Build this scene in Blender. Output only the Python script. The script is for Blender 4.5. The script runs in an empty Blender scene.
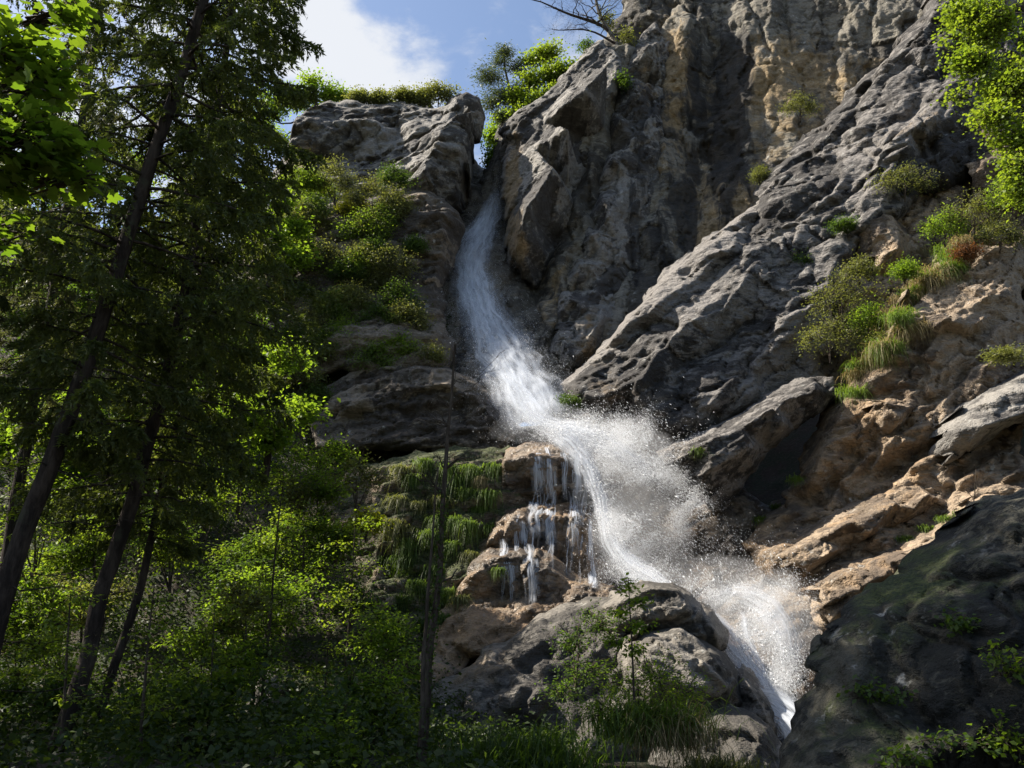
import bpy, math, random
import numpy as np
from mathutils import Vector
from mathutils.geometry import delaunay_2d_cdt

rng = np.random.default_rng(7)
SC = bpy.context.scene
COL = SC.collection

# ------------------------------------------------------------------ camera
CAM = np.array([0.0, 0.0, 1.6]); PITCH = math.radians(20); FPX = 887.0
cs, sn = math.cos(PITCH), math.sin(PITCH)
cd = bpy.data.cameras.new('camera'); cam = bpy.data.objects.new('camera', cd); COL.objects.link(cam)
cam.location = CAM; cam.rotation_euler = (math.pi / 2 + PITCH, 0, 0)
cd.sensor_width = 36; cd.lens = 36 * FPX / 1024; cd.clip_end = 3000; cd.clip_start = 0.05
SC.camera = cam

def P(px, py, Y):
    """real world point that stands at distance Y in the direction measured in the photograph"""
    u = (px - 512) / FPX; v = (384 - py) / FPX
    d = np.array([u, cs - v * sn, sn + v * cs])
    return CAM + d * (Y / d[1])

def proj(p):
    q = p - CAM
    dz = q[:, 1] * cs + q[:, 2] * sn
    up = -q[:, 1] * sn + q[:, 2] * cs
    dz = np.maximum(dz, 0.01)
    return 512 + FPX * q[:, 0] / dz, 384 - FPX * up / dz

def mpp(Y):            # metres per photo pixel at distance Y
    return Y / FPX

# ------------------------------------------------------------------ noise
def h3(i, j, k, s):
    n = (i.astype(np.int64) * 374761393 + j.astype(np.int64) * 668265263 + k.astype(np.int64) * 2147483647 + s * 1274126177) & 0xFFFFFFFF
    n = ((n ^ (n >> 13)) * 1274126177) & 0xFFFFFFFF
    n = ((n ^ (n >> 16)) * 2246822519) & 0xFFFFFFFF
    n = n ^ (n >> 15)
    return (n & 0xFFFFFF) / float(0x1000000)

def vnoise(p, s):
    f = np.floor(p); i, j, k = (f[:, a].astype(np.int64) for a in range(3)); t = p - f
    t = t * t * t * (t * (t * 6 - 15) + 10)
    r = 0
    for a in (0, 1):
        wa = t[:, 0] if a else 1 - t[:, 0]
        for b in (0, 1):
            wb = t[:, 1] if b else 1 - t[:, 1]
            for c in (0, 1):
                wc = t[:, 2] if c else 1 - t[:, 2]
                r = r + wa * wb * wc * h3(i + a, j + b, k + c, s)
    return r * 2 - 1

def fbm(p, s, o=4, g=0.5):
    r = 0; a = 1.0; q = p.copy()
    for n in range(o):
        r = r + a * vnoise(q, s + n * 17); q = q * 2.03 + 11.3; a *= g
    return r

def facet(p, s, tilt=1.0):
    """fractured blocks: every cell has its own offset and its own tilted plane"""
    f = np.floor(p); base = f.astype(np.int64)
    best = np.full(len(p), 1e9); out = np.zeros(len(p))
    for a in (-1, 0, 1):
        for b in (-1, 0, 1):
            for c in (-1, 0, 1):
                i, j, k = base[:, 0] + a, base[:, 1] + b, base[:, 2] + c
                dx = i + h3(i, j, k, s) - p[:, 0]; dy = j + h3(i, j, k, s + 1) - p[:, 1]; dz = k + h3(i, j, k, s + 2) - p[:, 2]
                d = dx * dx + dy * dy + dz * dz
                m = d < best
                v = (h3(i, j, k, s + 3) * 2 - 1) * 0.22 - tilt * (dx * (h3(i, j, k, s + 4) * 2 - 1) + dy * (h3(i, j, k, s + 5) * 2 - 1) + dz * (h3(i, j, k, s + 6) * 2 - 1))
                out = np.where(m, v, out); best = np.where(m, d, best)
    return out

def chunk(p, s, kk=1.15, tilt=.75):
    """angular blocks: the highest of many tilted pyramids, so faces are flat and meet in sharp creases"""
    f = np.floor(p); base = f.astype(np.int64); out = np.full(len(p), -1e9)
    for a in (-1, 0, 1):
        for b in (-1, 0, 1):
            for c in (-1, 0, 1):
                i, j, k = base[:, 0] + a, base[:, 1] + b, base[:, 2] + c
                dx = p[:, 0] - i - h3(i, j, k, s); dy = p[:, 1] - j - h3(i, j, k, s + 1); dz = p[:, 2] - k - h3(i, j, k, s + 2)
                v = h3(i, j, k, s + 3) * .7 + tilt * (dx * (h3(i, j, k, s + 4) * 2 - 1) + dy * (h3(i, j, k, s + 5) * 2 - 1) * .5 + dz * (h3(i, j, k, s + 6) * 2 - 1)) \
                    - kk * np.maximum(np.maximum(np.abs(dx + .35 * dz), np.abs(dz - .35 * dx)), np.abs(dy) * .8)
                out = np.maximum(out, v)
    return out

def joints(p, s):
    """blocks parted by joints: returns (distance to the joint, value of the block)"""
    f = np.floor(p); base = f.astype(np.int64); d1 = np.full(len(p), 1e9); d2 = np.full(len(p), 1e9); val = np.zeros(len(p))
    for a in (-1, 0, 1):
        for b in (-1, 0, 1):
            for c in (-1, 0, 1):
                i, j, k = base[:, 0] + a, base[:, 1] + b, base[:, 2] + c
                dx = p[:, 0] - i - h3(i, j, k, s); dy = p[:, 1] - j - h3(i, j, k, s + 1); dz = p[:, 2] - k - h3(i, j, k, s + 2)
                d = np.abs(dx) + np.abs(dz) * 1.1 + np.abs(dy) * .6
                m = d < d1; d2 = np.where(m, d1, np.minimum(d2, d)); val = np.where(m, h3(i, j, k, s + 3) * 2 - 1, val); d1 = np.where(m, d, d1)
    return d2 - d1, val

# ------------------------------------------------------------------ mesh helpers
def mk(name, V, F, mat, parent=None, attrs=None, smooth=False, mats=None, mi=None):
    V = np.asarray(V, dtype=np.float32); me = bpy.data.meshes.new(name)
    if not isinstance(F, list): F = [F]
    F = [np.asarray(f, dtype=np.int32) for f in F if len(f)]
    me.vertices.add(len(V)); me.vertices.foreach_set('co', V.ravel())
    tot = sum(f.size for f in F); n = sum(len(f) for f in F)
    me.loops.add(tot); me.polygons.add(n)
    me.loops.foreach_set('vertex_index', np.concatenate([f.ravel() for f in F]))
    sizes = np.concatenate([np.full(len(f), f.shape[1], dtype=np.int32) for f in F])
    st = np.zeros(n, dtype=np.int32); st[1:] = np.cumsum(sizes)[:-1]
    me.polygons.foreach_set('loop_start', st)
    if smooth: me.polygons.foreach_set('use_smooth', np.ones(n, dtype=bool))
    me.update(calc_edges=True); me.validate()
    for k, v in (attrs or {}).items():
        at = me.attributes.new(k, 'FLOAT', 'POINT'); at.data.foreach_set('value', np.asarray(v, dtype=np.float32))
    me.materials.append(mat)
    o = bpy.data.objects.new(name, me); COL.objects.link(o)
    if parent: o.parent = parent
    return o

def tag(o, label=None, cat=None, group=None, kind=None):
    if label: o['label'] = label
    if cat: o['category'] = cat
    if group: o['group'] = group
    if kind: o['kind'] = kind
    return o

def empty(name, loc=(0, 0, 0)):
    o = bpy.data.objects.new(name, None); COL.objects.link(o); o.location = loc
    o.empty_display_size = 0.3
    return o

class MB:
    """collects tubes and leaves into one mesh"""
    def __init__(s): s.V = []; s.Q = []; s.T = []; s.n = 0
    def add(s, V, quads=None, tris=None):
        V = np.asarray(V, dtype=np.float64)
        if quads is not None and len(quads): s.Q.append(np.asarray(quads) + s.n)
        if tris is not None and len(tris): s.T.append(np.asarray(tris) + s.n)
        s.V.append(V); s.n += len(V)
    def tube(s, pts, rad, sides=6):
        pts = np.asarray(pts, float); n = len(pts)
        tg = np.gradient(pts, axis=0); tg /= np.linalg.norm(tg, axis=1)[:, None] + 1e-9
        ref = np.array([0.3, 0.9, 0.1]); a = np.cross(tg, ref); a /= np.linalg.norm(a, axis=1)[:, None] + 1e-9
        b = np.cross(tg, a); th = np.arange(sides) * 2 * math.pi / sides
        rad = np.asarray(rad, float)
        V = pts[:, None, :] + rad[:, None, None] * (np.cos(th)[None, :, None] * a[:, None, :] + np.sin(th)[None, :, None] * b[:, None, :])
        i = np.arange(n - 1)[:, None] * sides; j = np.arange(sides)[None, :]; jn = (j + 1) % sides
        Q = np.stack([i + j, i + jn, i + sides + jn, i + sides + j], -1).reshape(-1, 4)
        s.add(V.reshape(-1, 3), Q)
    def leaves(s, C, D, N, size, shape='diamond', w=0.6):
        """C centres, D direction of the leaf, N rough normal, size per leaf"""
        C = np.asarray(C); n = len(C)
        D = D / (np.linalg.norm(D, axis=1)[:, None] + 1e-9)
        S = np.cross(D, N); S /= np.linalg.norm(S, axis=1)[:, None] + 1e-9
        N = np.cross(S, D)
        if shape == 'diamond':
            T = np.array([[0, 0, 0], [.45, w * .5, .08], [1, 0, -.05], [.45, -w * .5, .08]]); F = np.array([[0, 1, 2, 3]])
        elif shape == 'needle':
            T = np.array([[0, -w * .5, 0], [0, w * .5, 0], [1, 0, 0]]); F = np.array([[0, 1, 2]])
        else:   # lobed
            T = np.array([[0.1, 0, 0], [0, .18, .02], [.12, .48, .06], [.34, .34, .05], [.62, .52, .0], [.64, .26, .03], [1.0, 0, -.1],
                          [.64, -.26, .03], [.62, -.52, .0], [.34, -.34, .05], [.12, -.48, .06], [0, -.18, .02]])
            F = np.array([[0, a, a + 1] for a in range(1, 11)])
        sz = np.broadcast_to(np.asarray(size, float), (n,))
        V = C[:, None, :] + sz[:, None, None] * (T[None, :, 0, None] * D[:, None, :] + T[None, :, 1, None] * S[:, None, :] + T[None, :, 2, None] * N[:, None, :])
        F = (np.arange(n)[:, None, None] * len(T) + F[None]).reshape(-1, F.shape[1])
        s.add(V.reshape(-1, 3), F if F.shape[1] == 4 else None, F if F.shape[1] == 3 else None)
    def merge(s, o):
        s.mi = None; t0, q0 = sum(len(t) for t in s.T), sum(len(t) for t in s.Q); s.second = sum(len(t) for t in o.Q)
        s.V += o.V; s.Q += [q + s.n for q in o.Q]; s.T += [t + s.n for t in o.T]; s.n += o.n; s.at = (q0, q0 + s.second)
    def build(s, name, mat, parent=None, smooth=False):
        F = []
        if s.Q: F.append(np.concatenate(s.Q))
        if s.T: F.append(np.concatenate(s.T))
        V = np.concatenate(s.V)
        if parent is not None: V = V - np.array(parent.location)
        ob = mk(name, V, F, mat, parent, smooth=smooth)
        if getattr(s, 'at', None):
            ob.data.materials.append(s.mat2); mi = np.zeros(len(ob.data.polygons), dtype=np.int32); mi[s.at[0]:s.at[1]] = 1; ob.data.polygons.foreach_set('material_index', mi)
        return ob

def rdir(n): 
    v = rng.normal(size=(n, 3)); return v / np.linalg.norm(v, axis=1)[:, None]

# ------------------------------------------------------------------ materials
def newmat(name):
    m = bpy.data.materials.new(name); m.use_nodes = True; nt = m.node_tree; nt.nodes.clear()
    return m, nt, nt.nodes, nt.links

class NT:
    def __init__(s, nt): s.nt = nt; s.N = nt.nodes; s.L = nt.links
    def n(s, t, **kw):
        x = s.N.new(t)
        for k, v in kw.items(): setattr(x, k, v)
        return x
    def put(s, sock, v):
        if isinstance(v, bpy.types.NodeSocket): s.L.new(v, sock)
        elif v is not None: sock.default_value = v
    def math(s, op, a, b=None, clamp=False):
        x = s.n('ShaderNodeMath', operation=op, use_clamp=clamp); s.put(x.inputs[0], a)
        if b is not None: s.put(x.inputs[1], b)
        return x.outputs[0]
    def noise(s, vec, scale, detail=6, rough=.6, dist=0.0):
        x = s.n('ShaderNodeTexNoise'); s.put(x.inputs['Vector'], vec); x.inputs['Scale'].default_value = scale
        x.inputs['Detail'].default_value = detail; x.inputs['Roughness'].default_value = rough; x.inputs['Distortion'].default_value = dist
        return x.outputs[0]
    def ramp(s, v, a, b, lo=0.0, hi=1.0):
        x = s.n('ShaderNodeMapRange'); x.interpolation_type = 'SMOOTHSTEP'; s.put(x.inputs[0], v)
        x.inputs[1].default_value = a; x.inputs[2].default_value = b; x.inputs[3].default_value = lo; x.inputs[4].default_value = hi
        return x.outputs[0]
    def mix(s, f, a, b):
        x = s.n('ShaderNodeMix', data_type='RGBA'); s.put(x.inputs[0], f); s.put(x.inputs[6], a); s.put(x.inputs[7], b)
        return x.outputs[2]
    def attr(s, name):
        x = s.n('ShaderNodeAttribute', attribute_name=name); return x.outputs['Fac']
    def mapping(s, vec, scale, rot=(0, 0, 0)):
        x = s.n('ShaderNodeMapping'); s.put(x.inputs[0], vec); x.inputs['Rotation'].default_value = rot; x.inputs['Scale'].default_value = scale
        return x.outputs[0]

def C(r, g, b): return (r, g, b, 1)

def rock_material(name, light, dark, tan, bedrot=(0, 0, 0), bump=0.5, rough=0.85, fine=1.0):
    m, nt, _, _ = newmat(name); k = NT(nt)
    pos = k.n('ShaderNodeTexCoord').outputs['Object']
    bed = k.mapping(pos, (0.5, 1.0, 1.6), bedrot)
    n1 = k.noise(pos, 0.35, 3, .6, .6); n2 = k.noise(bed, 1.3 * fine, 7, .70, .4); n3 = k.noise(pos, 7 * fine, 3, .7)
    n2t = k.math('ADD', n2, k.math('MULTIPLY', k.attr('tone'), .30)); c = k.mix(k.ramp(n2t, .44, .60), C(*dark), C(*light))
    c = k.mix(k.ramp(n1, .45, .65, 0, .55), c, C(*[x * .55 for x in light]))
    # ochre and rust stained patches
    tn = k.math('ADD', k.math('MULTIPLY', k.attr('tan'), 1.0), k.math('MULTIPLY', k.math('SUBTRACT', k.noise(pos, .9, 4, .65, .8), .5), 1.6))
    tcol = k.mix(k.ramp(n2, .35, .65), C(*[x * .6 for x in tan]), C(*tan))
    c = k.mix(k.ramp(tn, .3, .75), c, tcol)
    # speckle and pale lichen
    c = k.mix(k.ramp(n3, .35, .7, 0, .35), c, C(*[x * .45 for x in dark]))
    li = k.math('MULTIPLY', k.ramp(k.noise(pos, 2.6, 4, .7), .58, .70), k.ramp(n1, .45, .6, 0, .6))
    c = k.mix(li, c, C(.46, .45, .41))
    # black water stains running down the face
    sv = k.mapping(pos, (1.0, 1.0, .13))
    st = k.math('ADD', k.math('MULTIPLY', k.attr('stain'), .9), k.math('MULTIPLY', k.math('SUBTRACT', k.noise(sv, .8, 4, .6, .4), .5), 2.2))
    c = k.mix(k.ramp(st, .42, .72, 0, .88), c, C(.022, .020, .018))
    # moss and thin grass on what faces upward
    geo = k.n('ShaderNodeNewGeometry'); sx = k.n('ShaderNodeSeparateXYZ'); k.L.new(geo.outputs['Normal'], sx.inputs[0])
    ms = k.math('ADD', k.math('MULTIPLY', k.attr('moss'), k.math('ADD', k.math('MULTIPLY', sx.outputs[2], .6), .75)), k.math('MULTIPLY', k.math('SUBTRACT', k.noise(pos, 1.7, 4, .7), .5), 1.3))
    mc = k.mix(k.ramp(n3, .35, .65), C(.018, .026, .008), C(.07, .085, .022))
    c = k.mix(k.ramp(ms, .38, .72, 0, .92), c, mc)
    wet = k.attr('wet')
    c2 = k.n('ShaderNodeMix', data_type='RGBA', blend_type='MULTIPLY'); k.put(c2.inputs[0], wet); k.put(c2.inputs[6], c); k.put(c2.inputs[7], C(.55, .52, .5)); c = c2.outputs[2]
    b = k.n('ShaderNodeBsdfPrincipled'); k.put(b.inputs['Base Color'], c)
    k.put(b.inputs['Roughness'], k.math('SUBTRACT', rough, k.math('MULTIPLY', wet, k.ramp(n2, .3, .7, .35, .6))))
    b.inputs['Specular IOR Level'].default_value = .35
    rn = k.n('ShaderNodeTexVoronoi', feature='F1', distance='CHEBYCHEV'); dn = k.n('ShaderNodeVectorMath', operation='ADD'); k.put(dn.inputs[0], bed)
    wv_ = k.n('ShaderNodeTexNoise'); k.put(wv_.inputs['Vector'], pos); wv_.inputs['Scale'].default_value = 1.1 * fine; wv_.inputs['Detail'].default_value = 3
    sc_ = k.n('ShaderNodeVectorMath', operation='SCALE'); k.L.new(wv_.outputs['Color'], sc_.inputs[0]); sc_.inputs['Scale'].default_value = .7 / fine; k.L.new(sc_.outputs[0], dn.inputs[1])
    k.L.new(dn.outputs[0], rn.inputs['Vector']); rn.inputs['Scale'].default_value = 1.7 * fine; rn.inputs['Detail'].default_value = 3; rn.inputs['Roughness'].default_value = .62; rn.inputs['Lacunarity'].default_value = 2.3
    hb = k.math('ADD', k.math('MULTIPLY', rn.outputs['Distance'], -.55), k.math('MULTIPLY', n3, .35))
    bp = k.n('ShaderNodeBump'); bp.inputs['Strength'].default_value = min(1.0, bump * 1.3); bp.inputs['Distance'].default_value = .35 / fine
    k.put(bp.inputs['Height'], hb); k.L.new(bp.outputs[0], b.inputs['Normal'])
    o = k.n('ShaderNodeOutputMaterial'); k.L.new(b.outputs[0], o.inputs[0])
    return m

def leaf_material(name, c1, c2, trans=.5, tcol=None, rough=.55):
    m, nt, _, _ = newmat(name); k = NT(nt)
    r = k.n('ShaderNodeNewGeometry').outputs['Random Per Island']
    pos = k.n('ShaderNodeTexCoord').outputs['Object']
    f = k.math('ADD', k.math('MULTIPLY', r, .6), k.math('MULTIPLY', k.ramp(k.noise(pos, 1.1, 3), .35, .65), .4))
    c = k.mix(f, C(*c1), C(*c2))
    d = k.n('ShaderNodeBsdfPrincipled'); k.put(d.inputs['Base Color'], c); d.inputs['Roughness'].default_value = rough; d.inputs['Specular IOR Level'].default_value = .3
    t = k.n('ShaderNodeBsdfTranslucent')
    g = k.n('ShaderNodeMix', data_type='RGBA', blend_type='MULTIPLY'); g.inputs[0].default_value = 1; k.put(g.inputs[6], c); g.inputs[7].default_value = C(*(tcol or (1.9, 1.9, .7)))
    k.L.new(g.outputs[2], t.inputs[0])
    s = k.n('ShaderNodeMixShader'); s.inputs[0].default_value = trans; k.L.new(d.outputs[0], s.inputs[1]); k.L.new(t.outputs[0], s.inputs[2])
    o = k.n('ShaderNodeOutputMaterial'); k.L.new(s.outputs[0], o.inputs[0])
    return m

def bark_material(name, c1, c2, scale=6):
    m, nt, _, _ = newmat(name); k = NT(nt)
    pos = k.n('ShaderNodeTexCoord').outputs['Object']; mp = k.mapping(pos, (1, 1, .25))
    n = k.noise(mp, scale, 8, .7, .3); c = k.mix(k.ramp(n, .38, .65), C(*c1), C(*c2))
    lich = k.ramp(k.noise(pos, 2.2, 5), .55, .7, 0, .5); c = k.mix(lich, c, C(.07, .08, .05))
    b = k.n('ShaderNodeBsdfPrincipled'); k.put(b.inputs['Base Color'], c); b.inputs['Roughness'].default_value = .95; b.inputs['Specular IOR Level'].default_value = .15
    bp = k.n('ShaderNodeBump'); bp.inputs['Strength'].default_value = .9; bp.inputs['Distance'].default_value = .06; k.put(bp.inputs['Height'], n); k.L.new(bp.outputs[0], b.inputs['Normal'])
    o = k.n('ShaderNodeOutputMaterial'); k.L.new(b.outputs[0], o.inputs[0])
    return m

def water_material(name, dens, fu, fv, lo, hi):
    m, nt, _, _ = newmat(name); k = NT(nt)
    u, v = k.attr('u'), k.attr('v'); cx = k.n('ShaderNodeCombineXYZ'); k.put(cx.inputs[0], k.math('MULTIPLY', u, fu)); k.put(cx.inputs[1], k.math('MULTIPLY', v, fv)); k.put(cx.inputs[2], k.attr('layer'))
    n = k.noise(cx.outputs[0], 1.0, 5, .6, .25)
    a = k.ramp(n, lo, hi)
    e = k.math('SUBTRACT', 1.0, k.math('POWER', k.math('ABSOLUTE', k.math('SUBTRACT', k.math('MULTIPLY', u, 2.0), 1.0)), 1.7), True)
    n2 = k.noise(cx.outputs[0], .4, 4, .6)
    a = k.math('MULTIPLY', k.math('MULTIPLY', a, k.ramp(k.math('ADD', e, k.math('MULTIPLY', k.math('SUBTRACT', n2, .5), 1.3)), .12, .95)), k.math('MULTIPLY', k.attr('fade'), dens), True)
    d = k.n('ShaderNodeBsdfDiffuse'); d.inputs[0].default_value = C(.74, .77, .82)
    t = k.n('ShaderNodeBsdfTranslucent'); t.inputs[0].default_value = C(.74, .77, .82)
    s = k.n('ShaderNodeMixShader'); s.inputs[0].default_value = .45; k.L.new(d.outputs[0], s.inputs[1]); k.L.new(t.outputs[0], s.inputs[2])
    tr = k.n('ShaderNodeBsdfTransparent'); s2 = k.n('ShaderNodeMixShader'); k.put(s2.inputs[0], a); k.L.new(tr.outputs[0], s2.inputs[1]); k.L.new(s.outputs[0], s2.inputs[2])
    o = k.n('ShaderNodeOutputMaterial'); k.L.new(s2.outputs[0], o.inputs[0])
    return m

def drop_material():
    m, nt, _, _ = newmat('water_drops'); k = NT(nt)
    d = k.n('ShaderNodeBsdfDiffuse'); d.inputs[0].default_value = C(.93, .94, .96)
    t = k.n('ShaderNodeBsdfTranslucent'); t.inputs[0].default_value = C(.93, .94, .96)
    s = k.n('ShaderNodeMixShader'); s.inputs[0].default_value = .5; k.L.new(d.outputs[0], s.inputs[1]); k.L.new(t.outputs[0], s.inputs[2])
    o = k.n('ShaderNodeOutputMaterial'); k.L.new(s.outputs[0], o.inputs[0]); return m

def mist_material(name, dens):
    m, nt, _, _ = newmat(name); k = NT(nt)
    pv = k.n('ShaderNodeVolumePrincipled'); pv.inputs['Color'].default_value = C(.95, .96, .98); pv.inputs['Density'].default_value = dens; pv.inputs['Anisotropy'].default_value = .2
    o = k.n('ShaderNodeOutputMaterial'); k.L.new(pv.outputs[0], o.inputs['Volume']); return m

def ground_material():
    m, nt, _, _ = newmat('forest_soil'); k = NT(nt)
    pos = k.n('ShaderNodeTexCoord').outputs['Object']
    c = k.mix(k.ramp(k.noise(pos, .8, 8, .65), .4, .62), C(.05, .036, .022), C(.028, .04, .012))
    c = k.mix(k.ramp(k.noise(pos, 6, 6, .7), .5, .7), c, C(.10, .08, .05))
    b = k.n('ShaderNodeBsdfPrincipled'); k.put(b.inputs['Base Color'], c); b.inputs['Roughness'].default_value = .95
    bp = k.n('ShaderNodeBump'); bp.inputs['Strength'].default_value = .8; bp.inputs['Distance'].default_value = .2; k.put(bp.inputs['Height'], k.noise(pos, 5, 8, .7)); k.L.new(bp.outputs[0], b.inputs['Normal'])
    o = k.n('ShaderNodeOutputMaterial'); k.L.new(b.outputs[0], o.inputs[0]); return m

R45 = (0, math.radians(45), 0)
GREY = ((.27, .25, .222), (.065, .059, .054), (.36, .26, .15))
M = {
 'wall': rock_material('streaked_limestone', (.235, .21, .165), (.062, .054, .043), (.36, .26, .14), (0, math.radians(80), 0), .55),
 'crag': rock_material('grey_limestone', *GREY, bedrot=(0, math.radians(30), 0), bump=.6),
 'ridge': rock_material('tilted_grey_limestone', (.225, .205, .185), (.036, .032, .029), (.30, .22, .14), R45, .65),
 'tan': rock_material('ochre_limestone', (.36, .275, .19), (.115, .085, .06), (.42, .285, .165), (0, math.radians(35), 0), .65),
 'wet': rock_material('wet_limestone', (.33, .265, .195), (.10, .078, .058), (.45, .30, .17), (0, 0, 0), .55, .75),
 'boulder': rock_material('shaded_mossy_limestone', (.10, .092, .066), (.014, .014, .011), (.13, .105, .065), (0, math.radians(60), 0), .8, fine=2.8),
 'ledge': rock_material('brown_limestone', (.26, .21, .155), (.07, .056, .043), (.36, .255, .155), (0, math.radians(15), 0), .6),
 'grey': rock_material('river_boulder_limestone', (.25, .225, .19), (.075, .067, .056), (.33, .24, .15), (0, math.radians(-30), 0), .6, fine=1.4),
 'ground': ground_material(),
 'needle': leaf_material('spruce_needles', (.050, .066, .020), (.105, .122, .036), .48, (1.6, 1.7, .7)),
 'needle_grey': leaf_material('grey_spruce_needles', (.055, .062, .033), (.115, .115, .058), .42, (1.5, 1.6, .8)),
 'maple': leaf_material('maple_leaves', (.055, .10, .015), (.125, .175, .028), .6, (1.9, 1.9, .6)),
 'beech': leaf_material('young_beech_leaves', (.075, .135, .018), (.165, .225, .034), .6),
 'lime': leaf_material('lit_spring_leaves', (.115, .18, .022), (.21, .265, .04), .5, (1.6, 1.6, .6)),
 'yellow': leaf_material('yellow_green_leaves', (.16, .20, .015), (.28, .30, .03), .5, (1.5, 1.4, .5)),
 'shrub': leaf_material('grey_green_leaves', (.085, .10, .038), (.17, .175, .07), .45),
 'dark': leaf_material('deep_green_leaves', (.032, .062, .013), (.075, .12, .022), .5),
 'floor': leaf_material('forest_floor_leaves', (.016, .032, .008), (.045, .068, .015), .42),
 'pine': leaf_material('pine_needles', (.045, .065, .03), (.09, .11, .05), .3),
 'grass': leaf_material('grass_blades', (.06, .105, .02), (.14, .20, .04), .45),
 'dry': leaf_material('dry_grass_blades', (.22, .18, .09), (.36, .30, .16), .4, (1.2, 1.1, .8)),
 'rust': leaf_material('rusty_leaves', (.13, .07, .03), (.20, .10, .045), .4, (1.4, 1, .6)),
 'bark': bark_material('spruce_bark', (.022, .017, .014), (.07, .054, .043)),
 'bark_pale': bark_material('pale_bark', (.07, .06, .05), (.20, .18, .15)),
 'twig': bark_material('twig_bark', (.04, .03, .022), (.10, .08, .06), 12),
 'fall': water_material('falling_water', .72, 13, .5, .30, .68),
 'veil': water_material('thin_water_veil', .95, 6, .45, .38, .68),
 'drops': drop_material(),
 'mist': mist_material('fine_mist', .12),
}

# ------------------------------------------------------------------ rocks
def subdivide(pts, seg, amp, seed):
    r = np.random.default_rng(seed); pts = [np.array(p, float) for p in pts]
    out = []
    def rec(a, b, dep):
        L = np.linalg.norm(b - a)
        if L < seg or dep > 7: return [a]
        m = (a + b) / 2; n = np.array([-(b - a)[1], (b - a)[0]]); m = m + n * r.normal() * amp
        return rec(a, m, dep + 1) + rec(m, b, dep + 1)
    for i in range(len(pts)): out += rec(pts[i], pts[(i + 1) % len(pts)], 0)
    return np.array(out)

def inside(poly, q):
    x, y = q[:, 0], q[:, 1]; r = np.zeros(len(q), bool); n = len(poly)
    for i in range(n):
        x1, y1 = poly[i]; x2, y2 = poly[(i + 1) % n]
        c = (y1 > y) != (y2 > y)
        with np.errstate(divide='ignore', invalid='ignore'):
            r ^= c & (x < (x2 - x1) * (y - y1) / (y2 - y1 + 1e-12) + x1)
    return r

def edge_dist(poly, q):
    best = np.full(len(q), 1e18); near = np.zeros_like(q)
    for i in range(len(poly)):
        a = poly[i]; b = poly[(i + 1) % len(poly)]; ab = b - a
        t = np.clip(((q - a) @ ab) / (ab @ ab + 1e-12), 0, 1); c = a + t[:, None] * ab
        d = ((q - c) ** 2).sum(1); m = d < best
        best[m] = d[m]; near[m] = c[m]
    return np.sqrt(best), near

def densify(chain, step=26, closed=False):
    ch = [np.array(c, float) for c in chain]; out = []
    n = len(ch) if closed else len(ch) - 1
    for i in range(n):
        a, b = ch[i], ch[(i + 1) % len(ch)]; k = max(1, int(np.hypot(*(b - a)[:2]) / step))
        out += [a + (b - a) * t / k for t in range(k)]
    if not closed: out.append(ch[-1])
    return out

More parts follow.
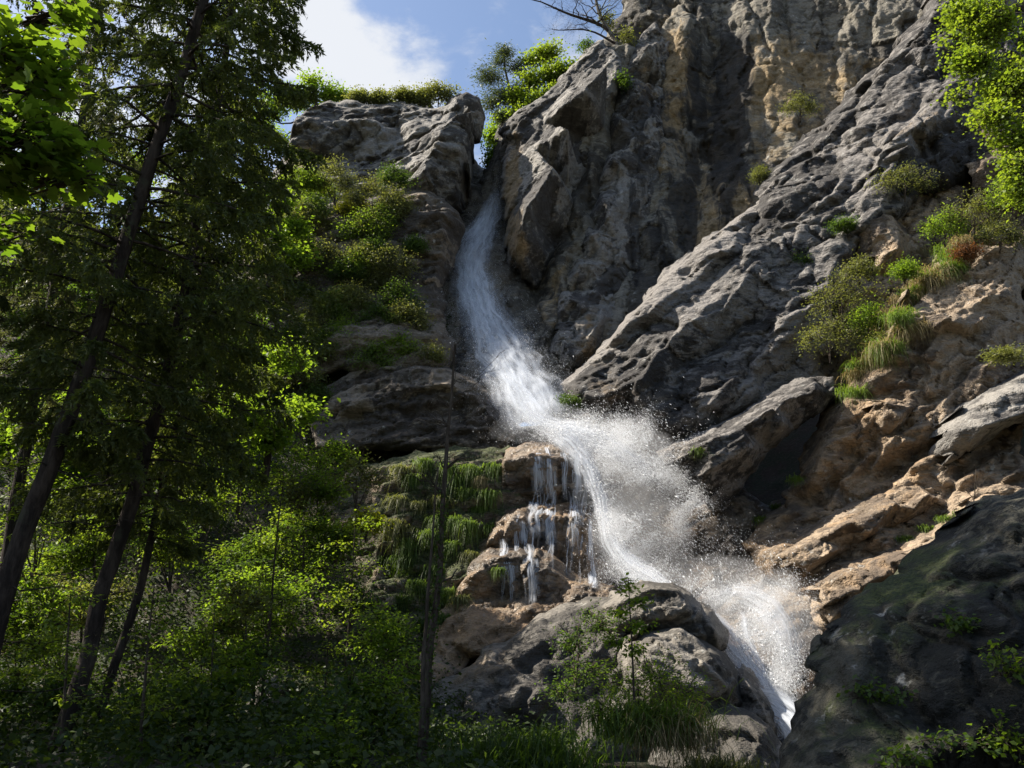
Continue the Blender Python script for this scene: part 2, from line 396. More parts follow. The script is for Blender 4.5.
ROCKS = []
def rock(name, outline, chains, mat, res, label=None, cat=None, kind=None, curl=1.0, thick=4.0, rise=.45,
         bed=45, amps=(.5, .25, .1), sizes=(3.0, 1.2, .5), stretch=2.2, strata=(0, 1), rough=.12, seed=1, warp=.5,
         base=None, spots=(), edge=.10, group=None):
    """a rock mass: hand-placed outline and ridge lines in space, broken up by fracture planes, with thick sides"""
    O = densify(outline, 40, True); I = [p for ch in chains for p in densify(ch)]
    ctl = np.array([P(*p) for p in O + I])
    cxz = ctl[:, [0, 2]]
    tri = delaunay_2d_cdt([Vector(c) for c in cxz], [], [], 0, 1e-5)
    tv = np.array([[v[0], v[1]] for v in tri[0]]); oid = tri[3]
    ty = np.array([ctl[o[0], 1] if len(o) else 0 for o in oid]); tf = tri[2]
    oc = np.array([P(*p) for p in outline])[:, [0, 2]]
    poly = subdivide(oc, max(res * 3, .15), edge, seed)
    lo, hi = poly.min(0) - res, poly.max(0) + res
    nx, nz = int((hi[0] - lo[0]) / res) + 2, int((hi[1] - lo[1]) / res) + 2
    gx, gz = np.meshgrid(lo[0] + np.arange(nx) * res, lo[1] + np.arange(nz) * res, indexing='ij')
    q = np.stack([gx.ravel(), gz.ravel()], 1)
    q = q + (rng.random(q.shape) - .5) * res * .5
    idx = np.arange(nx * nz).reshape(nx, nz)
    quads = np.stack([idx[:-1, :-1], idx[1:, :-1], idx[1:, 1:], idx[:-1, 1:]], -1).reshape(-1, 4)
    cen = q[quads].mean(1); quads = quads[inside(poly, cen)]
    used = np.unique(quads); mp = np.full(nx * nz, -1); mp[used] = np.arange(len(used)); quads = mp[quads]; q = q[used]
    # boundary loop
    e = np.concatenate([quads[:, [0, 1]], quads[:, [1, 2]], quads[:, [2, 3]], quads[:, [3, 0]]]); key = np.sort(e, 1)
    _, inv, cnt = np.unique(key[:, 0].astype(np.int64) * 10 ** 7 + key[:, 1], return_inverse=True, return_counts=True)
    be = e[cnt[inv] == 1]; bv = np.unique(be)
    d, near = edge_dist(poly, q)
    q[bv] = near[bv]; d[bv] = 0
    # base depth by piecewise planes with a warped lookup
    p0 = np.stack([q[:, 0], np.zeros(len(q)), q[:, 1]], 1)
    wv = np.stack([fbm(p0 * .45 + 3, seed, 4), fbm(p0 * .45 + 40, seed + 5, 4)], 1) * warp * np.clip(d / 1.5, 0, 1)[:, None]
    ql = q + wv
    best = np.full(len(q), -1e9); yb = np.zeros(len(q))
    for f in tf:
        a, b, c = tv[f[0]], tv[f[1]], tv[f[2]]; den = (b[1] - c[1]) * (a[0] - c[0]) + (c[0] - b[0]) * (a[1] - c[1])
        if abs(den) < 1e-9: continue
        l0 = ((b[1] - c[1]) * (ql[:, 0] - c[0]) + (c[0] - b[0]) * (ql[:, 1] - c[1])) / den
        l1 = ((c[1] - a[1]) * (ql[:, 0] - c[0]) + (a[0] - c[0]) * (ql[:, 1] - c[1])) / den
        l2 = 1 - l0 - l1; mn = np.minimum(np.minimum(l0, l1), l2)
        L0, L1, L2 = (np.clip(l, 0, 1) for l in (l0, l1, l2)); s = L0 + L1 + L2
        m = mn > best; yy = (L0 * ty[f[0]] + L1 * ty[f[1]] + L2 * ty[f[2]]) / s
        yb = np.where(m, yy, yb); best = np.where(m, mn, best)
    X = np.stack([q[:, 0], yb, q[:, 1]], 1)
    oc3 = np.array([P(*p) for p in outline]).mean(0); run = np.array([oc3[0] / oc3[1], 1.0, (oc3[2] - 1.6) / oc3[1]]); cen2 = poly.mean(0)
    # fracture detail in bedding coordinates
    ang = math.radians(bed); al = np.array([math.cos(ang), 0, math.sin(ang)]); ac = np.array([-math.sin(ang), 0, math.cos(ang)])
    Wp = X + .22 * np.stack([fbm(X * .5, seed + 31, 3), fbm(X * .5, seed + 32, 3), fbm(X * .5, seed + 33, 3)], 1)
    Bq = np.stack([Wp @ al / stretch, Wp[:, 1] * .8, Wp @ ac], 1)
    disp = np.zeros(len(X))
    zone = np.clip(.5 + .9 * fbm(X * .22, seed + 61, 3), .12, 1.0)
    for n, (A, S) in enumerate(zip(amps, sizes)):
        q_ = Bq / S + 7.7 * n; zz = 1 if n == 0 else (.35 + .65 * zone)
        h_ = chunk(q_, seed * 13 + n * 101) - .1
        if n == 1: h_ = .6 * h_ - .55 * chunk(q_ * .9 + 31.3, seed * 17 + 7) + .1        # some sharp outward edges too
        disp += A * 1.35 * zz * h_ + A * .35 * zz * facet(q_, seed * 19 + n * 57, 1.0)
    if strata[0]:
        for SA, SP, SS in ((1.0, 1.0, 71), (.18, .37, 75)):
            t = (Wp @ ac) / (strata[1] * SP) + .25 * fbm(X * .3, seed + SS, 3); fr = t - np.floor(t)
            fr = np.where(fr < .92, fr / .92, (1 - fr) / .08)
            disp += SA * strata[0] * (fr - .5) * np.clip(.55 + .8 * vnoise(X * .22, seed + 9 + SS), .05, 1.3)
    for JS, JA, jst, js in ((sizes[0] * .75, amps[0] * .50, 2.6, 811), (sizes[1] * .85, amps[1] * .42, 1.7, 911)):
        Wj = X + .30 * np.stack([fbm(X * .55, seed + 31, 4), 0 * X[:, 0], fbm(X * .55, seed + 33, 4)], 1) * min(1, JS)
        e_, bv_ = joints(np.stack([Wj @ al / jst, Wj[:, 1] * .5, Wj @ ac], 1) / JS, seed * 7 + js)
        wj = .10 + .05 * vnoise(X * .6, seed + js); disp += JA * (.55 * bv_ - 1.0 * np.exp(-(e_ / np.maximum(.05, wj)) ** 2) * np.clip(.7 + .9 * vnoise(X * .35, seed + js + 5), .15, 1.2))
    cntq = np.zeros(len(X)); np.add.at(cntq, quads.ravel(), 4)      # soften only where a step is steeper than the mesh can carry
    rngq = disp[quads].max(1) - disp[quads].min(1); jump = np.zeros(len(X)); np.maximum.at(jump, quads.ravel(), np.repeat(rngq, 4)); wj = np.clip((jump / res - 3.2) / 2.5, 0, 1)
    for _ in range(2):
        acc = np.zeros(len(X)); np.add.at(acc, quads.ravel(), np.repeat(disp[quads].sum(1), 4)); disp = disp * (1 - .8 * wj) + .8 * wj * acc / cntq
    disp += .45 * rough * zone * fbm(X * 1.1, seed + 51, 4, .5)
    fadein = .25 + .75 * np.clip(d / (curl * .8), 0, 1); inn = np.clip(d / curl, 0, 1)
    X -= (disp * fadein)[:, None] * run; X[:, 2] += .30 * disp * fadein * inn; X[:, 0] -= .12 * disp * fadein * inn
    cc = np.clip(1 - d / curl, 0, 1); X += (curl * (1 - np.sqrt(1 - cc ** 2 * .98)))[:, None] * run
    # sides
    V = [X]; F = [quads]; nb = len(bv); lp = np.full(len(X), -1); lp[bv] = np.arange(nb); prev = bv.copy(); n0 = len(X)
    for kk in range(1, 6):
        t = thick * (kk / 5) ** 1.3
        Y = X[bv] + run * t; inw = np.stack([cen2[0] - Y[:, 0], 0 * Y[:, 0], cen2[1] - Y[:, 2]], 1); Y += inw / (np.linalg.norm(inw, axis=1)[:, None] + 1) * t * .22
        Y += .25 * np.stack([fbm(Y * .8, seed + 3, 3), fbm(Y * .8, seed + 4, 3), fbm(Y * .8, seed + 6, 3)], 1) * min(1, kk / 2)
        ids = n0 + np.arange(nb); V.append(Y); n0 += nb
        F.append(np.stack([be[:, 1], be[:, 0], ids[lp[be[:, 0]]], ids[lp[be[:, 1]]]], 1) if kk == 1 else np.stack([prev[lp[be[:, 1]]], prev[lp[be[:, 0]]], ids[lp[be[:, 0]]], ids[lp[be[:, 1]]]], 1))
        prev = ids
    V = np.concatenate(V)
    B = dict(tan=0, stain=0, moss=0, wet=0); B.update(base or {})
    at = {k: np.full(len(V), float(v)) for k, v in B.items()}
    Vb = V + .15 * np.stack([fbm(V * .9, seed + 31, 3), fbm(V * .9, seed + 32, 3), fbm(V * .9, seed + 33, 3)], 1); Vb = np.stack([Vb @ al / stretch, Vb[:, 1], Vb @ ac], 1)
    Wj = V + .30 * np.stack([fbm(V * .55, seed + 31, 4), 0 * V[:, 0], fbm(V * .55, seed + 33, 4)], 1) * min(1, sizes[0] * .75)
    at['tone'] = .55 * joints(np.stack([Wj @ al / 2.6, Wj[:, 1] * .5, Wj @ ac], 1) / (sizes[0] * .75), seed * 7 + 811)[1] + .4 * facet(Vb / sizes[min(1, len(sizes) - 1)], seed * 13 + 501, .5) + .5 * facet(Vb / sizes[-1], seed * 13 + 601, .5)
    ROCKS.append((V, F))
    if spots:
        px, py = proj(V)
        wn = fbm(V * .5, seed + 90, 4)
        for (k, sx, sy, rx, ry, val) in spots:
            g = np.exp(-np.maximum(0, ((px - sx) / rx) ** 2 + ((py - sy) / ry) ** 2 + .5 * wn)); at[k] += val * g
    o = mk(name, V, F, mat, attrs=at, smooth=True)
    tag(o, label, cat, group, kind)
    return o

SUN_S, SKY_S, CLOUD_S, EXPO = 5.0, .085, .40, 1.25
# ------------------------------------------------------------------ terrain
def hill(x, y):
    zl = np.interp(y, [-60, 0, 12, 20, 27, 32, 36, 40, 46, 52, 70, 140, 400], [-1, 0, .4, 1.0, 1.7, 4.2, 8.5, 13, 22, 28, 34, 45, 60])
    zr = np.interp(y, [-60, 0, 12, 30, 40, 60, 140, 400], [-1, 0, .1, .4, 3, 20, 45, 60])
    t = np.clip((x + 4.0) / 5.0, 0, 1); t = t * t * (3 - 2 * t)
    z = zl * (1 - t) + zr * t + np.clip(x - 9, 0, 40) * .55 + np.clip(-x - 12, 0, 60) * .25
    return z
gx = np.concatenate([np.linspace(-400, -40, 20), np.linspace(-38, 38, 191), np.linspace(40, 400, 20)])
gy = np.concatenate([np.linspace(-300, -20, 15), np.linspace(-18, 60, 196), np.linspace(62, 500, 24)])
GX, GY = np.meshgrid(gx, gy, indexing='ij'); q = np.stack([GX.ravel(), GY.ravel(), np.zeros(GX.size)], 1)
q[:, 2] = hill(q[:, 0], q[:, 1]) + .25 * fbm(q * .4, 5, 5)
ii = np.arange(GX.size).reshape(GX.shape)
g = mk('ground', q, np.stack([ii[:-1, :-1], ii[1:, :-1], ii[1:, 1:], ii[:-1, 1:]], -1).reshape(-1, 4), M['ground'], smooth=True)
tag(g, kind='structure')
def gz(x, y): return float(hill(np.array([x]), np.array([y]))[0])

# ------------------------------------------------------------------ cliffs and rock masses
# the tall back wall right of the fall
rock('cliff', [(470, 250, 53), (476, 190, 54), (490, 150, 54), (500, 120, 53.5), (545, 86, 53), (580, 58, 53), (606, 34, 52.5), (622, 8, 52.5), (640, -30, 53), (660, -70, 53), (1010, -90, 50),
               (1070, 20, 46), (1060, 320, 42), (800, 430, 40), (690, 470, 40), (600, 460, 40.5), (545, 440, 41), (505, 390, 43.5), (480, 320, 47)],
     [[(628, 35, 50), (606, 110, 49), (590, 180, 48), (572, 245, 47), (556, 300, 46), (548, 350, 44)],
      [(650, 40, 51.5), (640, 120, 50.5), (622, 200, 49.5), (600, 290, 47.5), (585, 350, 45)],
      [(690, 20, 50.2), (676, 80, 49.2), (662, 120, 48.9), (665, 200, 47.8), (650, 280, 46)],
      [(720, 10, 51.6), (705, 100, 50.6), (700, 180, 49.5), (690, 240, 47.8)],
      [(770, 0, 50), (758, 80, 49), (745, 150, 48), (725, 210, 46.8)],
      [(840, -10, 50), (830, 80, 48.8)], [(900, -30, 49), (890, 30, 48)],
      [(530, 300, 48.5), (525, 240, 50), (530, 190, 51)], [(560, 350, 45.5), (530, 370, 45)]],
     M['wall'], .13, kind='structure', curl=1.2, thick=6, bed=82, amps=(.75, .4, .18, .08), sizes=(4.6, 1.9, .75, .35), stretch=3.2, strata=(.35, 1.6), seed=11,
     base=dict(stain=.22, tan=.15),
     spots=[('stain', 728, 130, 20, 130, .85), ('stain', 692, 130, 13, 120, .8), ('stain', 742, 90, 10, 60, .7), ('stain', 665, 250, 16, 90, .6), ('stain', 652, 90, 8, 80, .7), ('stain', 655, 330, 50, 60, .35), ('tan', 672, 70, 18, 45, .8), ('tan', 800, 90, 90, 50, .7), ('tan', 705, 240, 14, 50, .5),
            ('tan', 745, 210, 30, 40, .5), ('tan', 560, 290, 30, 40, .35), ('tan', 588, 355, 12, 30, .6), ('stain', 770, -20, 60, 40, -.3), ('tan', 860, 20, 60, 40, -.2), ('tan', 690, 190, 40, 60, .3)])
# tall column right of the buttress, its left flank catching the sun
rock('rock_buttress', [(655, 20, 51), (634, 44, 50.5), (620, 78, 50), (610, 112, 49.6), (603, 150, 49.4), (594, 188, 49), (583, 222, 48.6), (572, 255, 48), (560, 290, 47.2), (550, 325, 46), (546, 355, 45), (556, 378, 44.4), (580, 376, 44.6), (604, 352, 45.4), (628, 318, 46.6), (646, 270, 47.6), (655, 215, 48.6), (664, 150, 49.4), (672, 90, 50.4), (676, 40, 51)],
     [[(646, 48, 48.6), (632, 84, 48), (622, 120, 47.4), (614, 160, 47), (604, 200, 46.6), (592, 236, 46.2), (580, 268, 45.6), (568, 300, 44.8), (560, 335, 43.6)], [(636, 120, 48.4), (628, 180, 47.8), (616, 240, 47), (598, 290, 46)], [(600, 318, 44.4), (588, 348, 43.4), (572, 360, 43)], [(650, 110, 48.6), (646, 170, 48.2), (636, 240, 47.4)]],
     M['crag'], .10, 'tall rock column with a sunlit left flank between the leaning buttress and the stained wall', 'rock column', curl=.6, thick=5, bed=64, amps=(.6, .4, .18, .07), sizes=(2.6, 1.1, .5, .25), stretch=2.6, strata=(.3, 1.1), seed=29,
     base=dict(stain=.08), warp=.25, spots=[('stain', 640, 190, 12, 110, .6), ('tan', 586, 350, 14, 30, .8), ('tan', 650, 80, 14, 40, .5), ('stain', 575, 330, 10, 30, .4)])
# back of the narrow gorge the fall drops out of
rock('cliff', [(425, 100, 55), (450, 120, 56), (478, 165, 57), (500, 172, 57), (530, 120, 56), (580, 150, 54), (590, 300, 50), (560, 420, 43), (500, 430, 42), (440, 420, 42), (420, 300, 47)],
     [[(478, 205, 53), (496, 205, 52.5)], [(460, 260, 49), (490, 260, 49)], [(470, 330, 45.5), (510, 330, 45.5)], [(500, 400, 42), (540, 400, 42)]], M['wall'], .13, kind='structure', curl=.8, thick=5, bed=85, amps=(.5, .3, .15), sizes=(3, 1.3, .6), seed=19,
     base=dict(stain=.3, wet=.4))
# the sharp leaning buttress beside the lip of the fall
rock('rock_buttress', [(497, 132, 50), (512, 116, 50), (540, 98, 50), (562, 74, 50), (582, 55, 50), (606, 38, 49.5), (622, 62, 48), (618, 92, 48), (606, 130, 48.6), (596, 170, 49), (580, 215, 49.2), (566, 250, 49.4),
                        (548, 278, 49), (533, 290, 48), (520, 280, 47.5), (510, 268, 48), (503, 250, 49), (507, 225, 48), (500, 200, 49), (501, 165, 49.5)],
     [[(607, 66, 45.2), (588, 92, 44.8), (568, 130, 44.4), (550, 168, 44.1), (532, 205, 44.2), (522, 232, 44.8)],
      [(560, 100, 48.4), (535, 150, 47.6), (515, 195, 47)], [(604, 100, 48.6), (588, 140, 48.8), (568, 190, 48.6), (550, 235, 48)], [(514, 250, 46.2), (524, 250, 46), (545, 255, 47)]],
     M['crag'], .10, 'pale sharp-edged rock buttress leaning beside the lip of the waterfall', 'rock buttress', curl=.5, thick=5, bed=58, amps=(.4, .25, .12), sizes=(2.6, 1.0, .45), stretch=3, strata=(.25, .9), seed=23,
     base=dict(moss=.02), warp=.25,
     spots=[('tan', 512, 190, 10, 60, .8), ('tan', 520, 250, 14, 22, .5), ('moss', 575, 170, 24, 70, .35), ('stain', 575, 190, 20, 70, .2)])
# left crag above the fall
rock('rock_crag', [(268, 196, 50), (280, 160, 50), (292, 128, 50.5), (304, 110, 50.5), (322, 102, 50.5), (352, 99, 50.5), (395, 101, 50.5), (428, 107, 50), (448, 105, 49.5), (456, 96, 49), (468, 91, 49), (481, 97, 49.5), (487, 118, 50.5),
                   (482, 140, 51), (476, 165, 51), (470, 190, 51), (464, 215, 50), (440, 225, 48), (380, 225, 47.5), (320, 225, 47), (262, 225, 47)],
     [[(452, 118, 46.8), (443, 138, 46.4), (434, 160, 46.2), (427, 182, 46)], [(300, 130, 48.6), (350, 122, 49), (400, 125, 49), (432, 125, 48.8)], [(330, 160, 49.8), (380, 155, 50), (415, 155, 48.6)],
      [(300, 185, 47.4), (350, 190, 47.4), (400, 190, 47)], [(470, 112, 47.4), (468, 135, 46.9), (460, 160, 47.4), (455, 190, 47.8)]],
     M['crag'], .11, 'broad grey crag with a rounded knob, topmost left of the falls', 'rock crag', curl=.8, thick=6, bed=20, amps=(1.0, .6, .24, .09), sizes=(4.0, 1.7, .7, .3), stretch=1.5, strata=(.2, 1.6), seed=37,
     base=dict(stain=.1), spots=[('stain', 365, 135, 40, 22, .35), ('tan', 300, 160, 14, 14, .8), ('stain', 462, 140, 14, 20, .3), ('moss', 400, 150, 25, 40, .2)])
rock('rock_ledge', [(250, 215, 46), (330, 202, 46), (385, 193, 46), (425, 189, 46), (446, 197, 46), (460, 212, 46), (466, 232, 46), (456, 255, 45.5), (447, 280, 44.5), (448, 308, 43), (458, 345, 42), (450, 375, 41.5), (380, 385, 41), (290, 385, 41), (235, 370, 42)],
     [[(330, 220, 44.6), (400, 208, 44.2), (440, 215, 44)], [(440, 250, 43.6), (432, 290, 42.6), (436, 330, 41.6)], [(300, 250, 43.5), (360, 250, 43.5)], [(300, 320, 42), (380, 318, 41.5), (410, 300, 42.2)], [(330, 335, 40.6), (400, 340, 40.6), (430, 350, 40.8)]],
     M['ledge'], .11, 'dark stepped rock wall below the grey crag, left bank of the upper fall', 'rock wall', curl=.8, thick=5, bed=10, amps=(.8, .5, .24, .09), sizes=(3, 1.3, .6, .3), strata=(.5, 1.7), seed=41,
     base=dict(stain=.08, moss=.08), spots=[('moss', 340, 280, 80, 60, .35), ('stain', 450, 270, 16, 60, .2), ('wet', 458, 300, 14, 60, .8)])
rock('rock_ledge', [(300, 410, 40.5), (320, 388, 40.5), (345, 375, 40.5), (380, 366, 40.5), (420, 362, 40.5), (448, 366, 40.5), (470, 376, 40.5), (490, 392, 40), (505, 412, 39.5), (518, 436, 39), (505, 452, 38.5), (470, 456, 38), (420, 455, 38), (370, 452, 38), (315, 450, 38)],
     [[(320, 405, 38.8), (350, 392, 38.4), (400, 380, 38.4), (440, 380, 38.4), (470, 392, 38.4), (492, 418, 38)], [(340, 415, 38.8), (400, 405, 38.9), (450, 410, 39)], [(340, 440, 38), (420, 445, 37.8), (480, 445, 37.8)]],
     M['ledge'], .09, 'brown overhanging rock band with grass on top, left of the falling water', 'rock ledge', curl=.6, thick=5, bed=12, amps=(.6, .45, .22, .09), sizes=(2.2, 1, .5, .25), strata=(.4, 1.2), seed=47,
     base=dict(tan=.15), spots=[('wet', 495, 420, 26, 30, .9), ('moss', 380, 450, 60, 12, .3), ('stain', 430, 425, 60, 14, .15)])
# mossy wall below the band
rock('rock_wall', [(300, 500, 37), (340, 480, 37), (385, 460, 37), (420, 450, 37), (455, 444, 37), (495, 446, 37), (520, 452, 36.5), (530, 475, 36), (520, 520, 35), (500, 560, 34), (480, 600, 33), (470, 640, 32), (440, 680, 30), (410, 700, 28), (380, 700, 28), (330, 640, 31), (290, 560, 35)],
     [[(380, 478, 35.8), (430, 458, 35.6), (500, 460, 35.4)], [(390, 520, 34.6), (450, 510, 34.6), (490, 510, 34.6)], [(380, 580, 33), (440, 585, 32.8), (470, 575, 32.6)], [(400, 575, 34), (440, 600, 33.4)], [(420, 650, 30.8), (380, 640, 31)]],
     M['tan'], .085, 'mossy rock face hung with grass tufts, left of the wet tan steps', 'rock face', curl=.5, thick=5, bed=15, amps=(.35, .25, .15, .07), sizes=(1.8, .8, .4, .2), strata=(.35, .8), seed=53,
     base=dict(moss=.5), spots=[('moss', 440, 520, 60, 70, .35), ('tan', 500, 560, 40, 40, .4), ('moss', 470, 640, 60, 30, -.3)])
# wet tan steps the thin veils run over
rock('rock_step', [(495, 470, 36), (505, 450, 36.5), (525, 442, 37), (560, 440, 37), (590, 455, 36.5), (602, 480, 36), (606, 505, 35.6), (596, 545, 35), (550, 548, 35), (505, 545, 35), (486, 520, 35.4)],
     [[(505, 465, 35), (535, 456, 34.9), (565, 458, 34.9), (590, 474, 34.9)], [(500, 490, 35), (540, 490, 35.1), (595, 495, 35.2)], [(545, 505, 35.6), (580, 505, 35.6)]],
     M['wet'], .065, 'upper wet tan rock step that thin veils of water run over', 'rock step', curl=.25, thick=4, bed=5, amps=(.35, .28, .14), sizes=(1.5, .7, .3), strata=(.35, .7), seed=59,
     base=dict(tan=.45, wet=.75), spots=[('stain', 572, 498, 26, 16, .7), ('moss', 500, 500, 10, 20, .5)], warp=.2)
rock('rock_step', [(470, 585, 34), (476, 548, 34.2), (492, 526, 34.6), (508, 510, 35), (528, 505, 35), (555, 504, 35), (585, 505, 35), (604, 525, 35), (614, 560, 34.5), (612, 605, 34), (585, 625, 33.4), (540, 622, 33.4), (490, 612, 33.4)],
     [[(490, 545, 33.4), (508, 524, 33.5), (528, 516, 33.6), (558, 514, 33.6), (585, 520, 33.8)], [(505, 570, 33.2), (540, 556, 33.1), (580, 560, 33.3)], [(598, 560, 33.8)]],
     M['wet'], .065, 'middle wet tan rock step below the first thin veils', 'rock step', curl=.25, thick=4, bed=70, amps=(.38, .28, .14), sizes=(1.5, .7, .3), strata=(.3, .7), seed=61,
     base=dict(tan=.5, wet=.75), spots=[('stain', 548, 548, 12, 20, .5)], warp=.2)
rock('rock_step', [(455, 590, 33), (470, 560, 33.4), (490, 545, 33.6), (520, 540, 33.6), (550, 550, 33.6), (590, 575, 33.4), (615, 585, 33), (620, 620, 31), (580, 640, 30), (520, 650, 30), (470, 660, 30), (440, 690, 28.5), (418, 690, 28), (425, 640, 30), (440, 610, 32)],
     [[(475, 575, 32), (495, 556, 32), (525, 556, 31.9), (560, 575, 31.8), (600, 595, 31.4)], [(460, 600, 32.4), (500, 600, 32.3), (540, 605, 31.6), (580, 610, 30.8)], [(450, 640, 30.4), (480, 625, 30.6), (520, 630, 30.2)], [(430, 672, 28.6), (470, 650, 29.4)]],
     M['wet'], .065, 'lowest broad wet tan rock step above the grey boulders', 'rock step', curl=.3, thick=4, bed=35, amps=(.42, .3, .15), sizes=(1.6, .7, .35), strata=(.3, .8), seed=67,
     base=dict(tan=.4, wet=.65), spots=[('tan', 470, 640, 60, 40, .4), ('stain', 500, 600, 30, 14, .4), ('wet', 440, 660, 40, 40, -.4)], warp=.2)
# gully behind the spray
rock('cliff', [(545, 425, 40), (600, 405, 40), (660, 420, 39), (720, 470, 38), (790, 520, 36), (850, 570, 33), (850, 640, 30), (820, 720, 28), (780, 745, 28), (700, 745, 29.5), (640, 680, 31), (590, 600, 34), (560, 520, 37)],
     [[(600, 450, 38.4), (650, 500, 37), (700, 560, 34.8), (740, 620, 32.2), (770, 680, 30)], [(640, 440, 38.2), (700, 500, 36.6), (760, 560, 34), (800, 620, 31)], [(600, 520, 36.6), (640, 580, 34.4), (690, 640, 32)], [(715, 585, 33), (730, 600, 32.6), (722, 615, 32.4)]],
     M['wet'], .08, kind='structure', curl=.6, thick=3, bed=35, amps=(.4, .3, .16, .07), sizes=(2, .9, .45, .25), seed=71, base=dict(tan=.3, wet=.7), spots=[('stain', 650, 470, 40, 20, .3), ('moss', 718, 600, 16, 16, .3)])
# tilted ridge slab that crosses the picture
rock('rock_ridge', [(553, 388, 39), (572, 372, 39.6), (592, 356, 40), (612, 334, 40.6), (632, 312, 41), (655, 283, 41.6), (690, 254, 42), (722, 228, 42.5), (752, 195, 43), (788, 152, 44), (828, 114, 44.5), (868, 72, 45), (902, 32, 45.5), (928, -4, 45.5), (960, -50, 46), (1070, -70, 45),
                    (1070, 150, 39), (1010, 172, 38.5), (960, 185, 38.5), (900, 222, 38.2), (860, 245, 38), (842, 290, 37.4), (836, 345, 36.8), (826, 385, 36.5), (775, 402, 36.6), (720, 432, 36.8), (690, 452, 37), (664, 462, 37), (650, 438, 37.2), (622, 412, 37.8), (590, 418, 38), (566, 408, 38.4)],
     [[(575, 385, 37.4), (600, 366, 37.6), (630, 330, 38.2), (662, 296, 39), (700, 262, 39.6), (735, 232, 40.2), (765, 198, 41), (800, 160, 41.8), (840, 122, 42.4), (880, 80, 43), (920, 25, 43.6), (950, -20, 44)],
      [(600, 400, 36.4), (640, 380, 36), (690, 330, 36.8), (740, 280, 37.6), (800, 220, 38.8), (860, 150, 40), (920, 90, 41), (1000, 40, 41.5)],
      [(650, 415, 36.5), (690, 380, 36.9), (740, 330, 37.6), (790, 285, 38), (840, 220, 39)], [(670, 435, 36), (720, 400, 36), (770, 350, 36.6), (820, 300, 37), (840, 250, 37.6)], [(980, 130, 38.8), (930, 160, 38.4)]],
     M['ridge'], .095, 'long dark grey rock ridge slanting up from the splash towards the upper right', 'rock ridge', curl=.9, thick=6, rise=.8, bed=47, amps=(1.15, .75, .26, .10), sizes=(5.2, 2.1, .8, .32), stretch=2.2, strata=(.5, 3.1), seed=83,
     base=dict(stain=.10), spots=[('stain', 880, 60, 60, 50, .25), ('tan', 610, 390, 40, 30, .35), ('stain', 700, 400, 40, 40, .25), ('stain', 800, 330, 30, 40, .2), ('tan', 930, 130, 50, 30, .35), ('moss', 720, 240, 40, 40, .08), ('stain', 650, 300, 40, 60, -.15)])
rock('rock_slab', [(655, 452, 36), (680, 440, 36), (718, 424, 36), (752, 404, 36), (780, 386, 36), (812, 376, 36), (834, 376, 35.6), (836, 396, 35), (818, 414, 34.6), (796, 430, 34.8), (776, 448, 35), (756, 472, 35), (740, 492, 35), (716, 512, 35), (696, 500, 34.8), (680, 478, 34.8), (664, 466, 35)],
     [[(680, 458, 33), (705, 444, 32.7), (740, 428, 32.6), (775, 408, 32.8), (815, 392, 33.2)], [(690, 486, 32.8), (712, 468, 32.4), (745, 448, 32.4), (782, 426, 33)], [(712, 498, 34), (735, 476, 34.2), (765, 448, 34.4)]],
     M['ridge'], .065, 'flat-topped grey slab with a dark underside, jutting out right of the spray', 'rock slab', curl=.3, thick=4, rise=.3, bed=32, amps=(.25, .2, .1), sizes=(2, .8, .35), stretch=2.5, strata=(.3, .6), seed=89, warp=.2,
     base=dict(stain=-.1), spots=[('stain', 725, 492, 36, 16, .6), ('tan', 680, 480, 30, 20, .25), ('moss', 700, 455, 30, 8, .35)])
rock('cliff', [(815, 320, 40), (825, 240, 41), (860, 195, 41.5), (900, 165, 41.5), (960, 150, 41.5), (1080, 130, 41), (1090, 260, 39), (1000, 290, 38.5), (930, 330, 38), (860, 400, 37.5), (815, 400, 38)],
     [[(850, 300, 37.8), (890, 250, 38.2), (930, 215, 38.4), (985, 200, 38)], [(870, 345, 37), (920, 290, 37.2)], [(905, 195, 38.6), (940, 185, 39)]], M['tan'], .09, kind='structure', curl=.6, thick=3, bed=45, amps=(.5, .35, .18), sizes=(2, .9, .4), seed=95,
     base=dict(tan=.15, moss=.1), spots=[('stain', 880, 180, 50, 30, .2), ('moss', 900, 195, 50, 20, .3)])
# right bank: ochre slope with noses and undercuts
rock('cliff', [(1090, 190, 38), (1030, 205, 38), (985, 228, 37.6), (950, 244, 37.4), (925, 270, 37), (900, 300, 36.6), (878, 335, 36), (856, 366, 36), (838, 395, 35.6), (815, 425, 35.6), (795, 460, 35.4), (783, 492, 35), (755, 520, 34.6), (738, 545, 34), (760, 575, 33), (800, 600, 31.5), (830, 640, 29), (900, 680, 27), (1100, 690, 25)],
     [[(1040, 240, 35.6), (980, 260, 35.6), (935, 290, 35.2), (905, 325, 34.6), (880, 360, 34.2), (850, 400, 34)], [(1050, 300, 34), (980, 320, 34), (930, 360, 33.4), (900, 395, 32.6)], [(1040, 420, 31.5), (970, 440, 32), (920, 455, 32.6)], [(830, 440, 33.6), (812, 480, 33.2), (795, 515, 33)], [(880, 470, 33), (850, 500, 32.6), (780, 540, 32.4)], [(1050, 520, 29), (960, 530, 30), (880, 560, 30.6), (820, 590, 30.6)]],
     M['tan'], .08, kind='structure', curl=.6, thick=5, rise=.5, bed=38, amps=(.95, .55, .24, .09), sizes=(3.0, 1.2, .5, .25), stretch=2.4, strata=(.9, 1.5), seed=97,
     base=dict(tan=.2), spots=[('tan', 850, 470, 80, 90, .45), ('stain', 960, 310, 50, 40, .2), ('moss', 890, 330, 20, 50, .3), ('moss', 980, 235, 50, 16, .4), ('stain', 910, 440, 40, 20, .2), ('tan', 820, 570, 90, 40, .3)])
